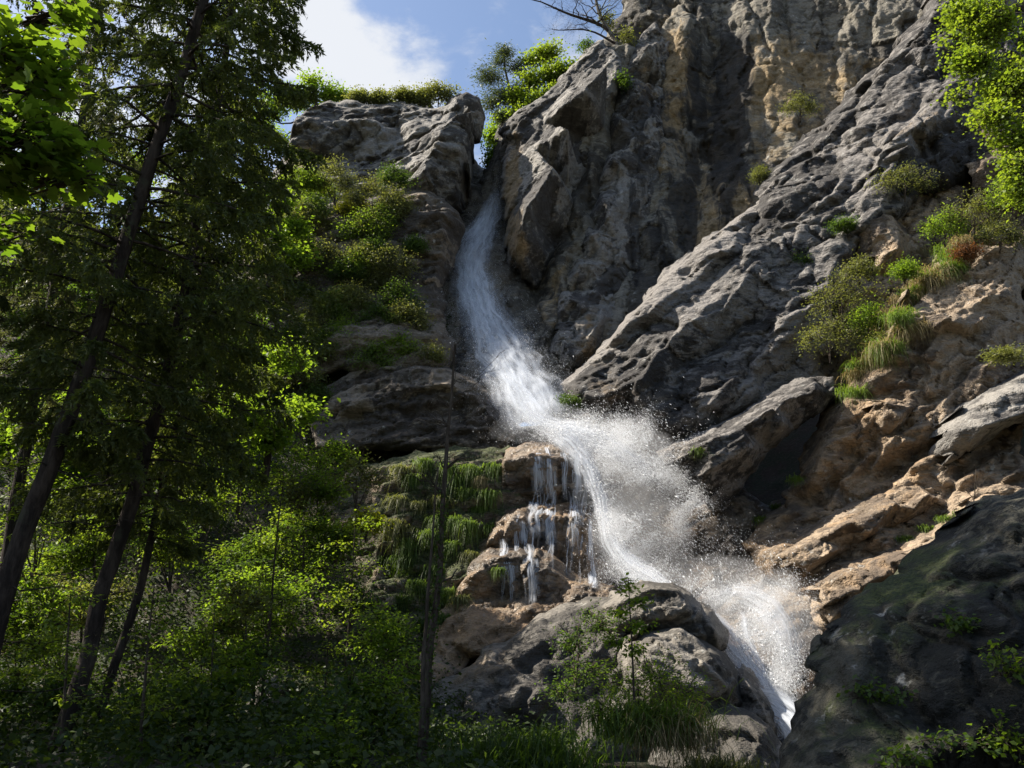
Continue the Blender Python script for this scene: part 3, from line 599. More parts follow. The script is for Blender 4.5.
rock('rock_nose', [(842, 415, 35), (852, 400, 35), (880, 392, 35), (915, 396, 34.6), (925, 408, 34), (905, 428, 33.6), (882, 446, 33.8), (862, 440, 34.2), (848, 432, 34.4)],
     [[(860, 408, 32.2), (885, 402, 32), (910, 406, 32.2)], [(862, 428, 31.8), (885, 430, 31.6), (900, 420, 31.9)]], M['tan'], .055,
     'small pale ochre rock nose jutting out below the dry grass', 'rock nose', curl=.35, thick=3, bed=15, amps=(.2, .14, .07), sizes=(1.2, .5, .25), seed=101, base=dict(tan=.3), warp=.15)
rock('rock_nose', [(760, 560, 33), (790, 540, 33), (815, 524, 33), (845, 506, 33), (878, 492, 33), (915, 482, 32.6), (944, 484, 32), (942, 500, 31.6), (915, 518, 31.4), (885, 534, 31.4), (855, 548, 31.4), (825, 566, 31.4), (806, 578, 31.2), (785, 572, 31.6)],
     [[(790, 556, 30.6), (820, 538, 30.4), (855, 520, 30.2), (895, 502, 30.2), (930, 494, 30.4)], [(800, 568, 30.2), (830, 552, 30), (870, 532, 30), (915, 508, 30.2)]], M['tan'], .06,
     'long ochre rock nose with a shadowed underside, upper one above the dark boulder', 'rock nose', curl=.3, thick=3.5, rise=.25, bed=28, amps=(.28, .2, .1), sizes=(1.6, .7, .3), seed=103, base=dict(tan=.35), warp=.2)
rock('rock_nose', [(800, 590, 31), (818, 572, 31), (848, 560, 31), (880, 548, 31), (915, 536, 30.6), (945, 518, 30.4), (985, 492, 30), (1010, 500, 29), (985, 530, 28.6), (940, 556, 28.6), (900, 575, 28.8), (860, 600, 29), (830, 625, 28.6), (812, 612, 29.4)],
     [[(815, 590, 28.8), (850, 574, 28.6), (890, 560, 28.6), (940, 540, 28.4), (985, 508, 28.2)], [(822, 608, 28.4), (860, 588, 28.2), (910, 562, 28.2), (960, 538, 28)]], M['tan'], .06,
     'low ochre rock nose just behind the top edge of the dark boulder', 'rock nose', curl=.3, thick=3, rise=.25, bed=28, amps=(.25, .18, .09), sizes=(1.5, .6, .3), seed=107, base=dict(tan=.35), warp=.2, spots=[('moss', 930, 535, 40, 10, .4)])
rock('rock_nose', [(925, 440, 32.5), (945, 415, 32.5), (970, 395, 32.5), (1000, 380, 32.5), (1040, 362, 32), (1080, 350, 32), (1080, 420, 30), (1030, 425, 30.4), (990, 438, 30.6), (960, 458, 30.8), (940, 468, 31.4), (928, 458, 32)],
     [[(945, 432, 30.6), (975, 408, 30.3), (1010, 392, 30), (1050, 378, 29.6)], [(950, 450, 30.2), (985, 426, 29.6), (1040, 408, 29.4)]], M['crag'], .06,
     'smooth grey rock shoulder on the right edge above the ochre noses', 'rock shoulder', curl=.5, thick=3, bed=32, amps=(.25, .18, .09), sizes=(1.5, .6, .3), seed=109, base=dict(stain=.03), warp=.2)
rock('rock_nose', [(842, 225, 40), (860, 205, 40), (885, 198, 40), (905, 215, 39.6), (918, 240, 39), (912, 262, 38.4), (888, 282, 38), (862, 280, 38.2), (850, 262, 38.6), (846, 244, 39)],
     [[(866, 222, 37.2), (885, 216, 37), (902, 232, 37)], [(862, 255, 36.8), (885, 255, 36.4), (900, 248, 36.6)]], M['tan'], .065,
     'ochre rock bulge in the upper right between the ridge and the bushes', 'rock bulge', curl=.5, thick=3, bed=50, amps=(.3, .2, .1), sizes=(1.5, .7, .3), seed=113, base=dict(tan=.4), warp=.2)
rock('rock_nose', [(935, 180, 40), (948, 120, 40.5), (958, 95, 41), (985, 82, 41), (1010, 110, 40), (1070, 120, 39), (1070, 205, 37), (1010, 200, 37), (965, 205, 37.5)],
     [[(965, 120, 38.5), (985, 110, 38.2), (1000, 140, 37.6)], [(960, 165, 37.4), (990, 160, 36.6), (1040, 160, 36)], [(960, 190, 37), (1010, 185, 36.6)]], M['tan'], .075,
     'tan rock bulge under the bright maple in the upper right corner', 'rock bulge', curl=.6, thick=4, bed=60, amps=(.4, .3, .14), sizes=(1.8, .8, .4), seed=127, base=dict(tan=.2), spots=[('stain', 965, 150, 20, 30, .3)])
# grey boulders of the lower centre
rock('boulder', [(400, 800, 25), (412, 735, 26), (425, 700, 27), (450, 678, 28), (478, 656, 28.6), (512, 636, 29.4), (545, 612, 30), (585, 596, 30.4), (625, 592, 30.4), (660, 610, 29.5), (700, 640, 28.5), (735, 665, 27.8), (752, 690, 27), (735, 720, 26), (720, 800, 24)],
     [[(440, 724, 26), (480, 684, 26.8), (520, 658, 27.4), (560, 630, 28.2), (600, 614, 28.4)], [(470, 740, 24.6), (530, 690, 25.6), (590, 650, 26.6), (640, 640, 27)], [(600, 740, 23.8), (650, 700, 25), (700, 680, 26)]],
     M['grey'], .07, 'broad grey bedrock boulder behind the grass clumps at bottom centre', 'boulder', curl=.7, thick=4, bed=35, amps=(.85, .6, .26, .1), sizes=(2.6, 1.1, .5, .25), seed=131,
     base=dict(tan=.12, wet=.35, stain=.08), spots=[('tan', 470, 650, 40, 40, .4), ('moss', 590, 660, 60, 50, .3), ('stain', 560, 660, 30, 40, .15)])
rock('boulder', [(588, 610, 28.5), (612, 592, 28.8), (640, 579, 29), (672, 582, 29), (694, 596, 28.6), (712, 618, 28), (715, 640, 27.4), (700, 648, 27), (670, 638, 27), (640, 632, 27), (605, 630, 27.5)],
     [[(620, 602, 27.2), (650, 592, 26.8), (678, 594, 26.6)], [(640, 620, 26.6), (670, 618, 26.3), (688, 612, 26.4)], [(698, 632, 27)]], M['grey'], .05,
     'rounded grey boulder with a lit top beside the narrow white chute', 'boulder', curl=.5, thick=2.5, bed=20, amps=(.45, .3, .15), sizes=(1.3, .6, .3), seed=137, base=dict(wet=.25), warp=.2, group='grey boulders below the falls')
rock('boulder', [(690, 612, 28.4), (702, 602, 28.6), (714, 610, 28.4), (722, 624, 28), (726, 640, 27.6), (718, 650, 27.2), (700, 644, 27.4)], [[(705, 618, 27), (714, 632, 26.7)]], M['grey'], .045,
     'small dark round boulder touching the white chute', 'boulder', curl=.45, thick=1.6, amps=(.18, .12, .06), sizes=(.9, .4, .2), seed=139, base=dict(wet=.5, stain=.1), warp=.1, group='grey boulders below the falls')
rock('boulder', [(618, 648, 27), (650, 628, 27.4), (680, 622, 27.6), (705, 638, 27.4), (728, 654, 27), (742, 676, 26.6), (745, 705, 25.8), (725, 725, 25), (690, 720, 24.8), (650, 705, 25), (622, 680, 26)],
     [[(645, 642, 25.6), (680, 636, 25.4), (710, 655, 25), (725, 680, 24.6)], [(660, 680, 24.4), (700, 695, 24)]], M['grey'], .05,
     'pale sunlit boulder behind the tall grass clump, below the rounded one', 'boulder', curl=.6, thick=2.5, bed=-35, amps=(.5, .34, .16), sizes=(1.4, .7, .3), seed=149, base=dict(), warp=.2, group='grey boulders below the falls', spots=[('moss', 640, 690, 40, 30, .35)])
rock('boulder', [(728, 668, 27), (742, 662, 27.2), (756, 676, 27), (770, 696, 26.6), (780, 716, 26.2), (776, 735, 25.6), (750, 732, 25.4), (733, 705, 26)], [[(745, 680, 25.8), (762, 705, 25.2)]], M['grey'], .045,
     'wet brown boulder at the foot of the chute beside the white pool', 'boulder', curl=.5, thick=2, bed=-40, amps=(.25, .15, .08), sizes=(1, .5, .25), seed=151, base=dict(wet=.5), warp=.15, group='grey boulders below the falls')
rock('boulder', [(640, 800, 22), (655, 745, 23), (685, 722, 24), (715, 706, 24.6), (745, 708, 24.6), (770, 724, 24.2), (786, 748, 23.6), (796, 800, 22)], [[(690, 740, 22.4), (725, 722, 22.4), (758, 736, 22)], [(700, 775, 21.2), (750, 775, 21)]], M['grey'], .045,
     'low grey boulder with cracks at the bottom edge, left of the big dark boulder', 'boulder', curl=.6, thick=2.5, bed=-25, amps=(.45, .3, .15), sizes=(1.3, .6, .3), seed=157, base=dict(stain=.05), warp=.15, group='grey boulders below the falls', spots=[('moss', 680, 770, 30, 20, .4)])
# big shaded boulder in the near right corner
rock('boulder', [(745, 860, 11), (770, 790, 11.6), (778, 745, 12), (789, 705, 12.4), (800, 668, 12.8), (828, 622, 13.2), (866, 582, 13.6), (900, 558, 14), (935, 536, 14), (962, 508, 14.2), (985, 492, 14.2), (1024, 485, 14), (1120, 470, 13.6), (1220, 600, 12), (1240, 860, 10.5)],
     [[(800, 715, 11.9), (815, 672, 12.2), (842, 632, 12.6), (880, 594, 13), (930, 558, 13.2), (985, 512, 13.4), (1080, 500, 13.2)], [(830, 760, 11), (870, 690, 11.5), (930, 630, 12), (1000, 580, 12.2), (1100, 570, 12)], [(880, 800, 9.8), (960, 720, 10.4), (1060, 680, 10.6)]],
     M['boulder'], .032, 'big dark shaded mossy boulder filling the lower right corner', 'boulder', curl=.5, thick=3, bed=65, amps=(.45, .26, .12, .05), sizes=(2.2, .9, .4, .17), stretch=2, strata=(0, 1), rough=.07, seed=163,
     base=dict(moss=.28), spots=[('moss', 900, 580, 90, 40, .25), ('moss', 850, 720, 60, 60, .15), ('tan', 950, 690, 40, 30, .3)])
# small dim rocks on the forest floor
for (px, py, Y, w, h, sd, lb) in ((268, 705, 23, 20, 38, 171, 'pale upright rock half hidden in the dark undergrowth at lower left'), (205, 690, 24, 24, 24, 173, 'squat mossy rock on the dark forest floor between the leaning trunks')):
    rock('forest_rock', [(px - w, py + h, Y), (px - w * .9, py - h * .2, Y + .3), (px - w * .3, py - h, Y + .5), (px + w * .5, py - h * .8, Y + .5), (px + w, py, Y + .3), (px + w, py + h, Y)], [[(px - w * .3, py - h * .3, Y - .4), (px + w * .3, py, Y - .6)], [(px, py + h * .6, Y - .8)]],
         M['grey'], .05, lb, 'rock', curl=.4, thick=1.2, amps=(.18, .1, .05), sizes=(.8, .4, .2), seed=sd, base=dict(moss=.3), warp=.1)

# what the photo's line of sight meets: used to root plants and veils on the rock itself
from mathutils.bvhtree import BVHTree
_v, _f, _n = [], [], 0
for V_, F_ in ROCKS:
    _v.append(V_); _f += [tuple(int(i) + _n for i in f) for fa in F_ for f in fa]; _n += len(V_)
BVH = BVHTree.FromPolygons([tuple(v) for v in np.concatenate(_v)], _f); del _v, _f
def surf(px, py, default, lim=5.0):
    d = P(px, py, 10.0) - CAM; d /= np.linalg.norm(d); h = BVH.ray_cast(Vector(CAM), Vector(d), 200)
    if h[0] is None or abs(h[0].y - default) > lim: return default
    return h[0].y
# ------------------------------------------------------------------ the waterfall
def sheet(name, path, parent, mat, bulge=.35, layers=3, fade0=.06, fade1=.06, seed=0, nu=22):
    """path: (px, py, Y, half width in photo pixels); curved skins of falling water, one inside the other"""
    r = np.random.default_rng(seed); path = np.array(path, float); VV, FF, U, Vv, LL, FD = [], [], [], [], [], []; n0 = 0
    ctr = np.array([P(*p[:3]) for p in path]); hw = path[:, 3] * mpp(path[:, 2])
    s = np.concatenate([[0], np.cumsum(np.linalg.norm(np.diff(ctr, axis=0), axis=1))]); n = max(8, int(s[-1] / .16)); t = np.linspace(0, s[-1], n)
    def sm(a):
        y = np.interp(t, s, a); kk = np.ones(7) / 7; yp = np.concatenate([np.full(3, y[0]), y, np.full(3, y[-1])]); return np.convolve(yp, kk, 'valid')
    c = np.stack([sm(ctr[:, a]) for a in range(3)], 1); w = sm(hw)
    tg = np.gradient(c, axis=0); tg /= np.linalg.norm(tg, axis=1)[:, None]
    side = np.stack([-tg[:, 2], 0 * tg[:, 0], tg[:, 0]], 1); side /= np.linalg.norm(side, axis=1)[:, None]; side *= -np.sign(side[:, [0]] + 1e-9)
    side = -side
    for L in range(layers):
        u = np.linspace(0, 1, nu); a = (u * 2 - 1)
        wl = w * (1.0 - .10 * L) * (1 + .10 * np.sin(t * 1.1 + r.random() * 6) + .07 * np.sin(t * 2.7 + r.random() * 6))
        V = c[:, None, :] + a[None, :, None] * wl[:, None, None] * side[:, None, :]
        bl = bulge * (1 - .28 * L); V[:, :, 1] -= bl * np.cos(a * 1.5)[None, :] * np.minimum(1, w / .5)[:, None]
        pv = V.reshape(-1, 3); pv = pv + .07 * np.stack([fbm(pv * 1.2, seed + 3 + L, 3), fbm(pv * 1.2, seed + 5 + L, 3), fbm(pv * 1.2, seed + 8 + L, 3)], 1)
        ii = np.arange(n * nu).reshape(n, nu) + n0
        VV.append(pv); FF.append(np.stack([ii[:-1, :-1], ii[:-1, 1:], ii[1:, 1:], ii[1:, :-1]], -1).reshape(-1, 4)); n0 += n * nu
        U.append(np.tile(u, n)); Vv.append(np.repeat(t, nu)); LL.append(np.full(n * nu, 13.7 * L + seed))
        f = np.clip(t / (s[-1] * fade0 + 1e-6), 0, 1) * np.clip((s[-1] - t) / (s[-1] * fade1 + 1e-6), 0, 1); FD.append(np.repeat(f, nu))
    V = np.concatenate(VV); V = V - np.array(parent.location)
    return mk(name, V, np.concatenate(FF), mat, parent, attrs=dict(u=np.concatenate(U), v=np.concatenate(Vv), layer=np.concatenate(LL), fade=np.concatenate(FD)), smooth=True)

wf = empty('waterfall', P(783, 722, 27)); tag(wf, 'tall white waterfall dropping from the notch and splashing down over the rock steps', 'waterfall')
main = [(498, 192, 51.5, 9), (491, 214, 51, 17), (479, 238, 49.3, 24), (471, 262, 47.4, 29), (472, 285, 45.8, 29), (481, 310, 44.2, 31), (493, 338, 42.6, 36), (506, 362, 41.2, 43), (519, 386, 39.6, 46), (533, 408, 38.3, 45), (547, 426, 37.3, 40)]
sheet('main_fall', main, wf, M['fall'], .7, 4, .10, .04, 3)
sheet('main_fall', [(466, 265, 46.9, 8), (464, 285, 45.7, 9), (476, 316, 44, 11), (496, 352, 41.8, 12), (520, 392, 39.2, 14), (540, 420, 37.3, 22)], wf, M['fall'], .4, 2, .25, .1, 5)
sheet('splash_apron', [(522, 415, 37.6, 10), (548, 428, 36.8, 18), (575, 436, 36, 20), (605, 446, 35.4, 18), (632, 462, 35, 16), (655, 486, 34.6, 14)], wf, M['fall'], .5, 3, .15, .45, 7)
sheet('chute', [(545, 428, 36.4, 16), (572, 446, 35.6, 18), (590, 470, 34.9, 13), (600, 500, 34.3, 11), (606, 530, 33.8, 12), (618, 555, 33.2, 15), (640, 574, 32.3, 15), (666, 588, 31.4, 11), (690, 602, 30.5, 8), (714, 625, 29.6, 9)], wf, M['fall'], .45, 3, .1, .08, 9)
sheet('chute', [(700, 608, 30, 8), (722, 632, 29.3, 18), (744, 660, 28.4, 22), (764, 690, 27.5, 20), (782, 722, 26.6, 16), (790, 745, 26, 12)], wf, M['fall'], .4, 3, .1, .05, 11)
sheet('chute', [(738, 606, 30.2, 5), (744, 622, 29.8, 6), (750, 645, 29, 7), (757, 668, 28.3, 6), (768, 690, 27.4, 9)], wf, M['veil'], .2, 2, .2, .1, 12)
sheet('chute', [(700, 606, 30.4, 8), (722, 594, 31, 10), (745, 594, 30.8, 14), (770, 610, 30.2, 22), (785, 640, 29.4, 22), (788, 680, 28, 16)], wf, M['fall'], .5, 2, .3, .3, 14)
for i, (px, y0, y1, Y, hw, m) in enumerate(((537, 452, 500, 34.6, 8, 'veil'), (548, 450, 503, 34.5, 4, 'veil'), (563, 455, 505, 34.5, 3.5, 'veil'), (576, 452, 500, 34.6, 5, 'veil'), (586, 462, 505, 34.6, 4, 'veil'),
                                            (535, 506, 542, 33.2, 11, 'veil'), (548, 508, 548, 33.1, 7, 'veil'), (574, 506, 545, 33.4, 5, 'veil'), (588, 520, 568, 33.4, 5, 'veil'), (592, 555, 590, 32.6, 5, 'veil'),
                                            (502, 540, 585, 32, 5, 'veil'), (509, 555, 598, 31.8, 4, 'veil'), (530, 545, 606, 31.5, 4.5, 'veil'), (536, 560, 602, 31.4, 3, 'veil'), (522, 520, 548, 33, 5, 'veil'), (590, 575, 588, 31.6, 4, 'veil'))):
    ys = np.linspace(y0 - 4, y1, 7); yy = [surf(px + q * .4, y_, Y, 2.5) - .10 for q, y_ in enumerate(ys)]
    for q in range(1, 7): yy[q] = min(yy[q], yy[q - 1] + .05)
    sheet('thin_veil', [(px + q * .4, ys[q], yy[q], hw * (.9 + .06 * q)) for q in range(7)], wf, M[m], .06, 2, .15, .3, 30 + i, 12)
rv = np.random.default_rng(5)
for i in range(26):      # thin threads that run on from step to step
    x0 = 505 + 86 * rv.random(); y0 = 448 + (3 if x0 > 530 else 60) + 10 * rv.random(); y1 = y0 + 60 + 90 * rv.random()
    if x0 < 520: y0 = 540 + 8 * rv.random(); y1 = y0 + 30 + 40 * rv.random()
    y1 = min(y1, 606); n_ = 12; ys = np.linspace(y0, y1, n_); xs = x0 + np.cumsum(rv.normal(size=n_) * 1.1) - np.linspace(0, 5, n_); hw = .8 + 1.8 * rv.random()
    yy = [surf(xs[q], ys[q], 34, 3.5) - .06 for q in range(n_)]
    sheet('thin_veil', [(xs[q], ys[q], yy[q], hw * (.8 + .5 * rv.random())) for q in range(n_)], wf, M['veil'], .03, 1, .1, .3, 70 + i, 8)
sheet('white_pool', [(740, 690, 27.4, 12), (762, 698, 26.6, 20), (782, 708, 26, 24), (800, 724, 25.4, 22), (815, 745, 25, 18)], wf, M['fall'], .3, 3, .1, .1, 60)

def drops(name, blobs, n, size, label, vel, seed, thr=-.1):
    r = np.random.default_rng(seed); w = np.array([b[6] for b in blobs], float); w /= w.sum()
    pick = r.choice(len(blobs), n * 3, p=w); B = np.array([b[:6] for b in blobs], float)[pick]
    px = B[:, 0] + r.normal(size=len(B)) * B[:, 3]; py = B[:, 1] + r.normal(size=len(B)) * B[:, 4]; Y = B[:, 2] + r.normal(size=len(B)) * B[:, 5]
    u = (px - 512) / FPX; v = (384 - py) / FPX; d = np.stack([u, cs - v * sn, sn + v * cs], 1); p = CAM + d * (Y / d[:, 1])[:, None]
    f = fbm(p * np.array([1.1, .6, 1.1]) + .5 * np.stack([fbm(p * .7, 3, 3)] * 3, 1), seed, 4); keep = np.nonzero(f + r.normal(size=len(p)) * .22 > thr)[0][:n]; p = p[keep]; n = len(p)
    sz = size * np.exp(r.normal(size=n) * .45)
    T = np.array([[1, 1, 1], [1, -1, -1], [-1, 1, -1], [-1, -1, 1]]) * .55
    q = r.normal(size=(n, 3)); q /= np.linalg.norm(q, axis=1)[:, None]; a = np.cross(q, rdir(n)); a /= np.linalg.norm(a, axis=1)[:, None]; b = np.cross(q, a)
    V = sz[:, None, None] * (T[None, :, 0, None] * q[:, None] + T[None, :, 1, None] * a[:, None] + T[None, :, 2, None] * b[:, None])
    vd = np.array(vel, float) / np.linalg.norm(vel); V = V + (V @ vd)[:, :, None] * vd * 3.2
    V = (V + p[:, None]).reshape(-1, 3)
    F = (np.arange(n)[:, None, None] * 4 + np.array([[0, 1, 2], [0, 3, 1], [0, 2, 3], [1, 3, 2]])[None]).reshape(-1, 3)
    o = mk(name, V, F, M['drops']); tag(o, label, 'spray', kind='stuff'); return o
up = [(575, 430, 36, 22, 9, .5, 1.4), (612, 440, 35.5, 24, 14, .7, 2.2), (640, 458, 35, 22, 22, .8, 2.4), (662, 490, 34.4, 22, 30, .8, 2.0), (605, 490, 34.2, 10, 28, .4, 1.6), (622, 535, 33.4, 14, 24, .5, 1.8), (640, 520, 33.8, 26, 30, .7, 1.2), (682, 505, 34, 16, 18, .5, 1.3)]
low = [(640, 574, 32, 22, 12, .5, 1.0), (690, 590, 30.6, 24, 16, .5, .8), (735, 625, 29.4, 24, 26, .6, 1.6), (770, 620, 29.6, 24, 26, .6, 1.5), (765, 660, 28.2, 22, 24, .5, 1.8), (775, 695, 27, 16, 18, .4, 1.4), (720, 570, 32, 40, 22, .8, .5), (790, 590, 30.6, 14, 14, .5, .5)]
drops('spray', up, 105000, .0042, 'fine white spray hanging over the middle of the falls', (.6, 0, -1), 5, .12)
drops('spray', up, 15000, .0078, 'larger flung water drops above the rock steps', (.8, 0, -.6), 6, .05)
drops('spray', low, 70000, .0036, 'fine white spray drifting around the foot of the falls', (.5, 0, -1), 8, .12)
drops('spray', low, 6000, .0070, 'larger water drops at the foot of the falls', (.5, 0, -1), 9, .05)
drops('spray', [(x, y, Y - .4, hw * .62, 12, .35, hw / 20) for (x, y, Y, hw) in main], 50000, .0042, 'fine spray wrapped around the upper fall', (.2, 0, -1), 12, -.3)
MV, MF, n0 = [], [], 0
for (px, py, Y, rx, ry, rz) in ((625, 470, 35, 66, 60, 1.2), (640, 540, 33.2, 56, 50, 1.0), (755, 630, 29.2, 64, 56, 1.1), (700, 585, 31, 64, 34, .8), (545, 425, 37.2, 54, 26, .7)):
    th = np.linspace(0, math.pi, 19); ph = np.linspace(0, 2 * math.pi, 33)[:-1]; T, H = np.meshgrid(th, ph, indexing='ij')
    s = np.stack([np.sin(T) * np.cos(H), np.sin(T) * np.sin(H), np.cos(T)], -1).reshape(-1, 3)
    c = P(px, py, Y); v = s * (1 + .28 * fbm(s * 1.8 + px, 4, 3))[:, None] * np.array([rx * mpp(Y), rz, ry * mpp(Y)]) + c
    ii = np.arange(19 * 32).reshape(19, 32); jj = np.roll(ii, -1, 1); MV.append(v); MF.append(np.stack([ii[:-1], ii[1:], jj[1:], jj[:-1]], -1).reshape(-1, 4) + n0); n0 += len(v)
o = mk('mist', np.concatenate(MV), np.concatenate(MF), M['mist'], smooth=True); tag(o, 'thin white mist around the falling water', 'mist', kind='stuff')
# ------------------------------------------------------------------ plants
def bez(a, b, sag=0, jit=0, n=7):
    t = np.linspace(0, 1, n)[:, None]; L = np.linalg.norm(b - a); p = a + (b - a) * t
    p[:, 2] += sag * L * (t * (1 - t) * 4)[:, 0]
    if jit: p[1:-1] += rng.normal(size=(n - 2, 3)) * jit * L
    return p

def curve_px(pts, jit=.0):
    w = np.array([P(*p) for p in pts]); s = np.concatenate([[0], np.cumsum(np.linalg.norm(np.diff(w, axis=0), axis=1))]); n = max(6, int(s[-1] / .4)); t = np.linspace(0, s[-1], n)
    c = np.stack([np.interp(t, s, w[:, a]) for a in range(3)], 1)
    for _ in range(2):
        c[1:-1] = (c[:-2] + c[1:-1] * 2 + c[2:]) / 4
    if jit: c[1:] += jit * np.stack([fbm(c[1:] * .5 + 5, a + 40, 3) for a in range(3)], 1)
    return c, t / s[-1]

def foliage(lv, wd, twig_from, centre, rad, ntw, per, leaf, shape='diamond', w=.62, flat=.55, spread=.16, tw=.006, shell=.6, hang=0.0):
    d = rdir(ntw); r = rng.random(ntw) ** (1 / 3); r = shell + (1 - shell) * r if shell > 0 else r
    r = r * (.55 + .45 * rng.random(ntw))
    tip = centre + d * r[:, None] * rad
    lump = fbm(tip * (1.1 / max(.3, float(np.mean(rad)))) * 1.3, int(rng.integers(1e6)), 2)
    tip = centre + (tip - centre) * (1 + .45 * lump)[:, None]
    for T in tip:
        a = twig_from + (T - twig_from) * (.25 + .2 * rng.random()); a = a + rng.normal(size=3) * .05 * np.linalg.norm(T - a)
        pts = bez(a, T, .06, .03, 5)
        if wd is not None: wd.tube(pts, np.linspace(tw * 1.6, tw * .6, 5), 3)
    k = per; n = ntw * k
    base = np.repeat(tip, k, 0); dirs = np.repeat((tip - twig_from) / (np.linalg.norm(tip - twig_from, axis=1)[:, None] + 1e-6), k, 0)
    off = rng.normal(size=(n, 3)) * spread * np.array([1, 1, .55]) - dirs * (rng.random((n, 1)) * spread * 1.6)
    C0 = base + off
    D = dirs * .6 + rng.normal(size=(n, 3)) * .75; D[:, 2] = D[:, 2] * .6 - .25 - hang
    N = rng.normal(size=(n, 3)) * (1 - flat) + np.array([0, 0, 1]) * flat * 1.5
    lv.leaves(C0, D, N, leaf * (.65 + .7 * rng.random(n)), shape, w)

def broadleaf(name, label, cat, trunk, r0, blobs, leaf, per, mat, bark='twig', group=None, shape='diamond', spread=.16, flat=.55, w=.62, stems=1, shell=.55, hang=0.0):
    """trunk: photo points with distance; blobs: (px, py, Y, rx, ry, twigs)"""
    c, t = curve_px(trunk, .05 * len(trunk) * r0 * 4); e = empty(name, c[0]); tag(e, label, cat, group)
    wd = MB(); lv = MB()
    wd.tube(c, r0 * (1 - .8 * t) + .004, 7)
    for s_ in range(stems - 1):
        q = c[0] + (c - c[0]) * (.6 + .5 * rng.random()) + np.outer(t, rng.normal(size=3) * [.35, .35, .1]) * np.linalg.norm(c[-1] - c[0]) * .6
        wd.tube(q, r0 * .7 * (1 - .8 * t) + .003, 5)
    for (px, py, Y, rx, ry, ntw) in blobs:
        ce = P(px, py, Y); m = mpp(Y); rad = np.array([rx * m, (rx + ry) * .5 * m, ry * m])
        dd = np.linalg.norm(c - ce, axis=1) + np.maximum(0, c[:, 2] - ce[2] + .3 * rad[2]) * 1.2; i = int(np.argmin(dd)); a = c[i]
        wd.tube(bez(a, ce, .08, .03, 8), np.linspace(max(.006, r0 * (1 - .8 * t[i]) * .55), .006, 8), 5)
        foliage(lv, wd, ce * .8 + a * .2, ce, rad, int(ntw), per, leaf, shape, w, flat, spread, tw=min(.01, r0 * .2 + .002), shell=shell, hang=hang)
    wd.build('trunk' if cat == 'tree' else 'stems', M[bark], e, True); lv.build('crown' if cat == 'tree' else 'leaves', M[mat], e)
    return e

def spruce(label, trunk, r0, first, Lmax, nb, mat, ntw=34, group='tall spruces at the left', dead=14, nsz=.105, droop=.38, dens=13):
    c, t = curve_px(trunk, .05); e = empty('spruce_tree', c[0]); tag(e, label, 'tree', group)
    wd = MB(); lv = MB(); bd = MB()
    wd.tube(c, r0 * (1 - .86 * t) + .01, 10); H = np.linalg.norm(c[-1] - c[0]); ax = (c[-1] - c[0]) / H
    Cs, Ds, Ls = [], [], []
    for b in range(nb):
        s = first + (1 - first) * ((b + rng.random()) / nb); i = s * (len(c) - 1); a = c[int(i)] + (c[min(int(i) + 1, len(c) - 1)] - c[int(i)]) * (i % 1)
        L = Lmax * (.10 + .90 * (1 - s) ** .55) * (.6 + .5 * rng.random()) * min(1, .55 + (s - first) * 3); az = b * 2.39996 + rng.normal() * .4; d = np.array([math.cos(az), math.sin(az), 0])
        u = np.linspace(0, 1, 9)[:, None]; dr = droop * (.6 + .8 * rng.random())
        pts = a + d * u * L + np.array([0, 0, 1.0]) * L * (.12 * u - dr * u ** 1.5 + .25 * dr * u ** 4) + rng.normal(size=(9, 3)) * .012 * L * u
        bd.tube(pts, np.linspace(.012 + .010 * L, .004, 9), 5)
        sd = np.cross(d, [0, 0, 1.0]); nt_ = int(ntw * (.4 + L / Lmax * .7)); tt = .12 + .88 * np.sqrt(rng.random(nt_))
        pos = np.stack([np.interp(tt, u[:, 0], pts[:, a_]) for a_ in range(3)], 1)
        sg = np.sign(rng.random(nt_) - .5); tl = L * .30 * (1.15 - tt) * (.6 + .7 * rng.random(nt_)) + .12
        td = d * .55 + sg[:, None] * sd * (.35 + .5 * rng.random(nt_))[:, None] + np.array([0, 0, -1.0]) * (.35 + .9 * rng.random(nt_))[:, None]; td /= np.linalg.norm(td, axis=1)[:, None]
        m = dens; v = (np.arange(m)[None, :] + rng.random((nt_, m))) / m
        cp = pos[:, None, :] + td[:, None, :] * (v * tl[:, None])[:, :, None]; cp[:, :, 2] -= (v ** 2 * tl[:, None]) * .35
        Cs.append(cp.reshape(-1, 3)); Ds.append(np.repeat(td, m, 0))
        # needles sitting on the limb itself
        m2 = int(L * 16); q = rng.random(m2) * .8 + .2; Cs.append(np.stack([np.interp(q, u[:, 0], pts[:, a_]) for a_ in range(3)], 1)); Ds.append(np.repeat((d + [0, 0, -.3])[None], m2, 0))
    C0 = np.concatenate(Cs); D = np.concatenate(Ds); n = len(C0)
    lv.leaves(C0 + rng.normal(size=(n, 3)) * .015, D + rng.normal(size=(n, 3)) * .55, rdir(n), nsz * (.7 + .7 * rng.random(n)), 'needle', .42)
    for b in range(dead):       # bare broken twigs low on the trunk
        s = first * (.25 + .75 * rng.random()); i = int(s * (len(c) - 1)); az = rng.random() * 6.28; L = .5 + 1.5 * rng.random(); d = np.array([math.cos(az), math.sin(az), -.25 * rng.random()])
        p_ = bez(c[i], c[i] + d * L, -.08, .03, 6); bd.tube(p_, np.linspace(.014, .003, 6), 4)
        for q in range(4):
            j = 2 + q; w_ = p_[j] if j < 6 else p_[5]; bd.tube(bez(w_, w_ + (rng.normal(size=3) * .25 + d * .3) * L * .5, -.1, .05, 4), np.linspace(.005, .002, 4), 3)
    wd.build('trunk', M['bark'], e, True); lv.merge(bd); lv.mat2 = M['bark']; lv.build('crown', M[mat], e)
    return e

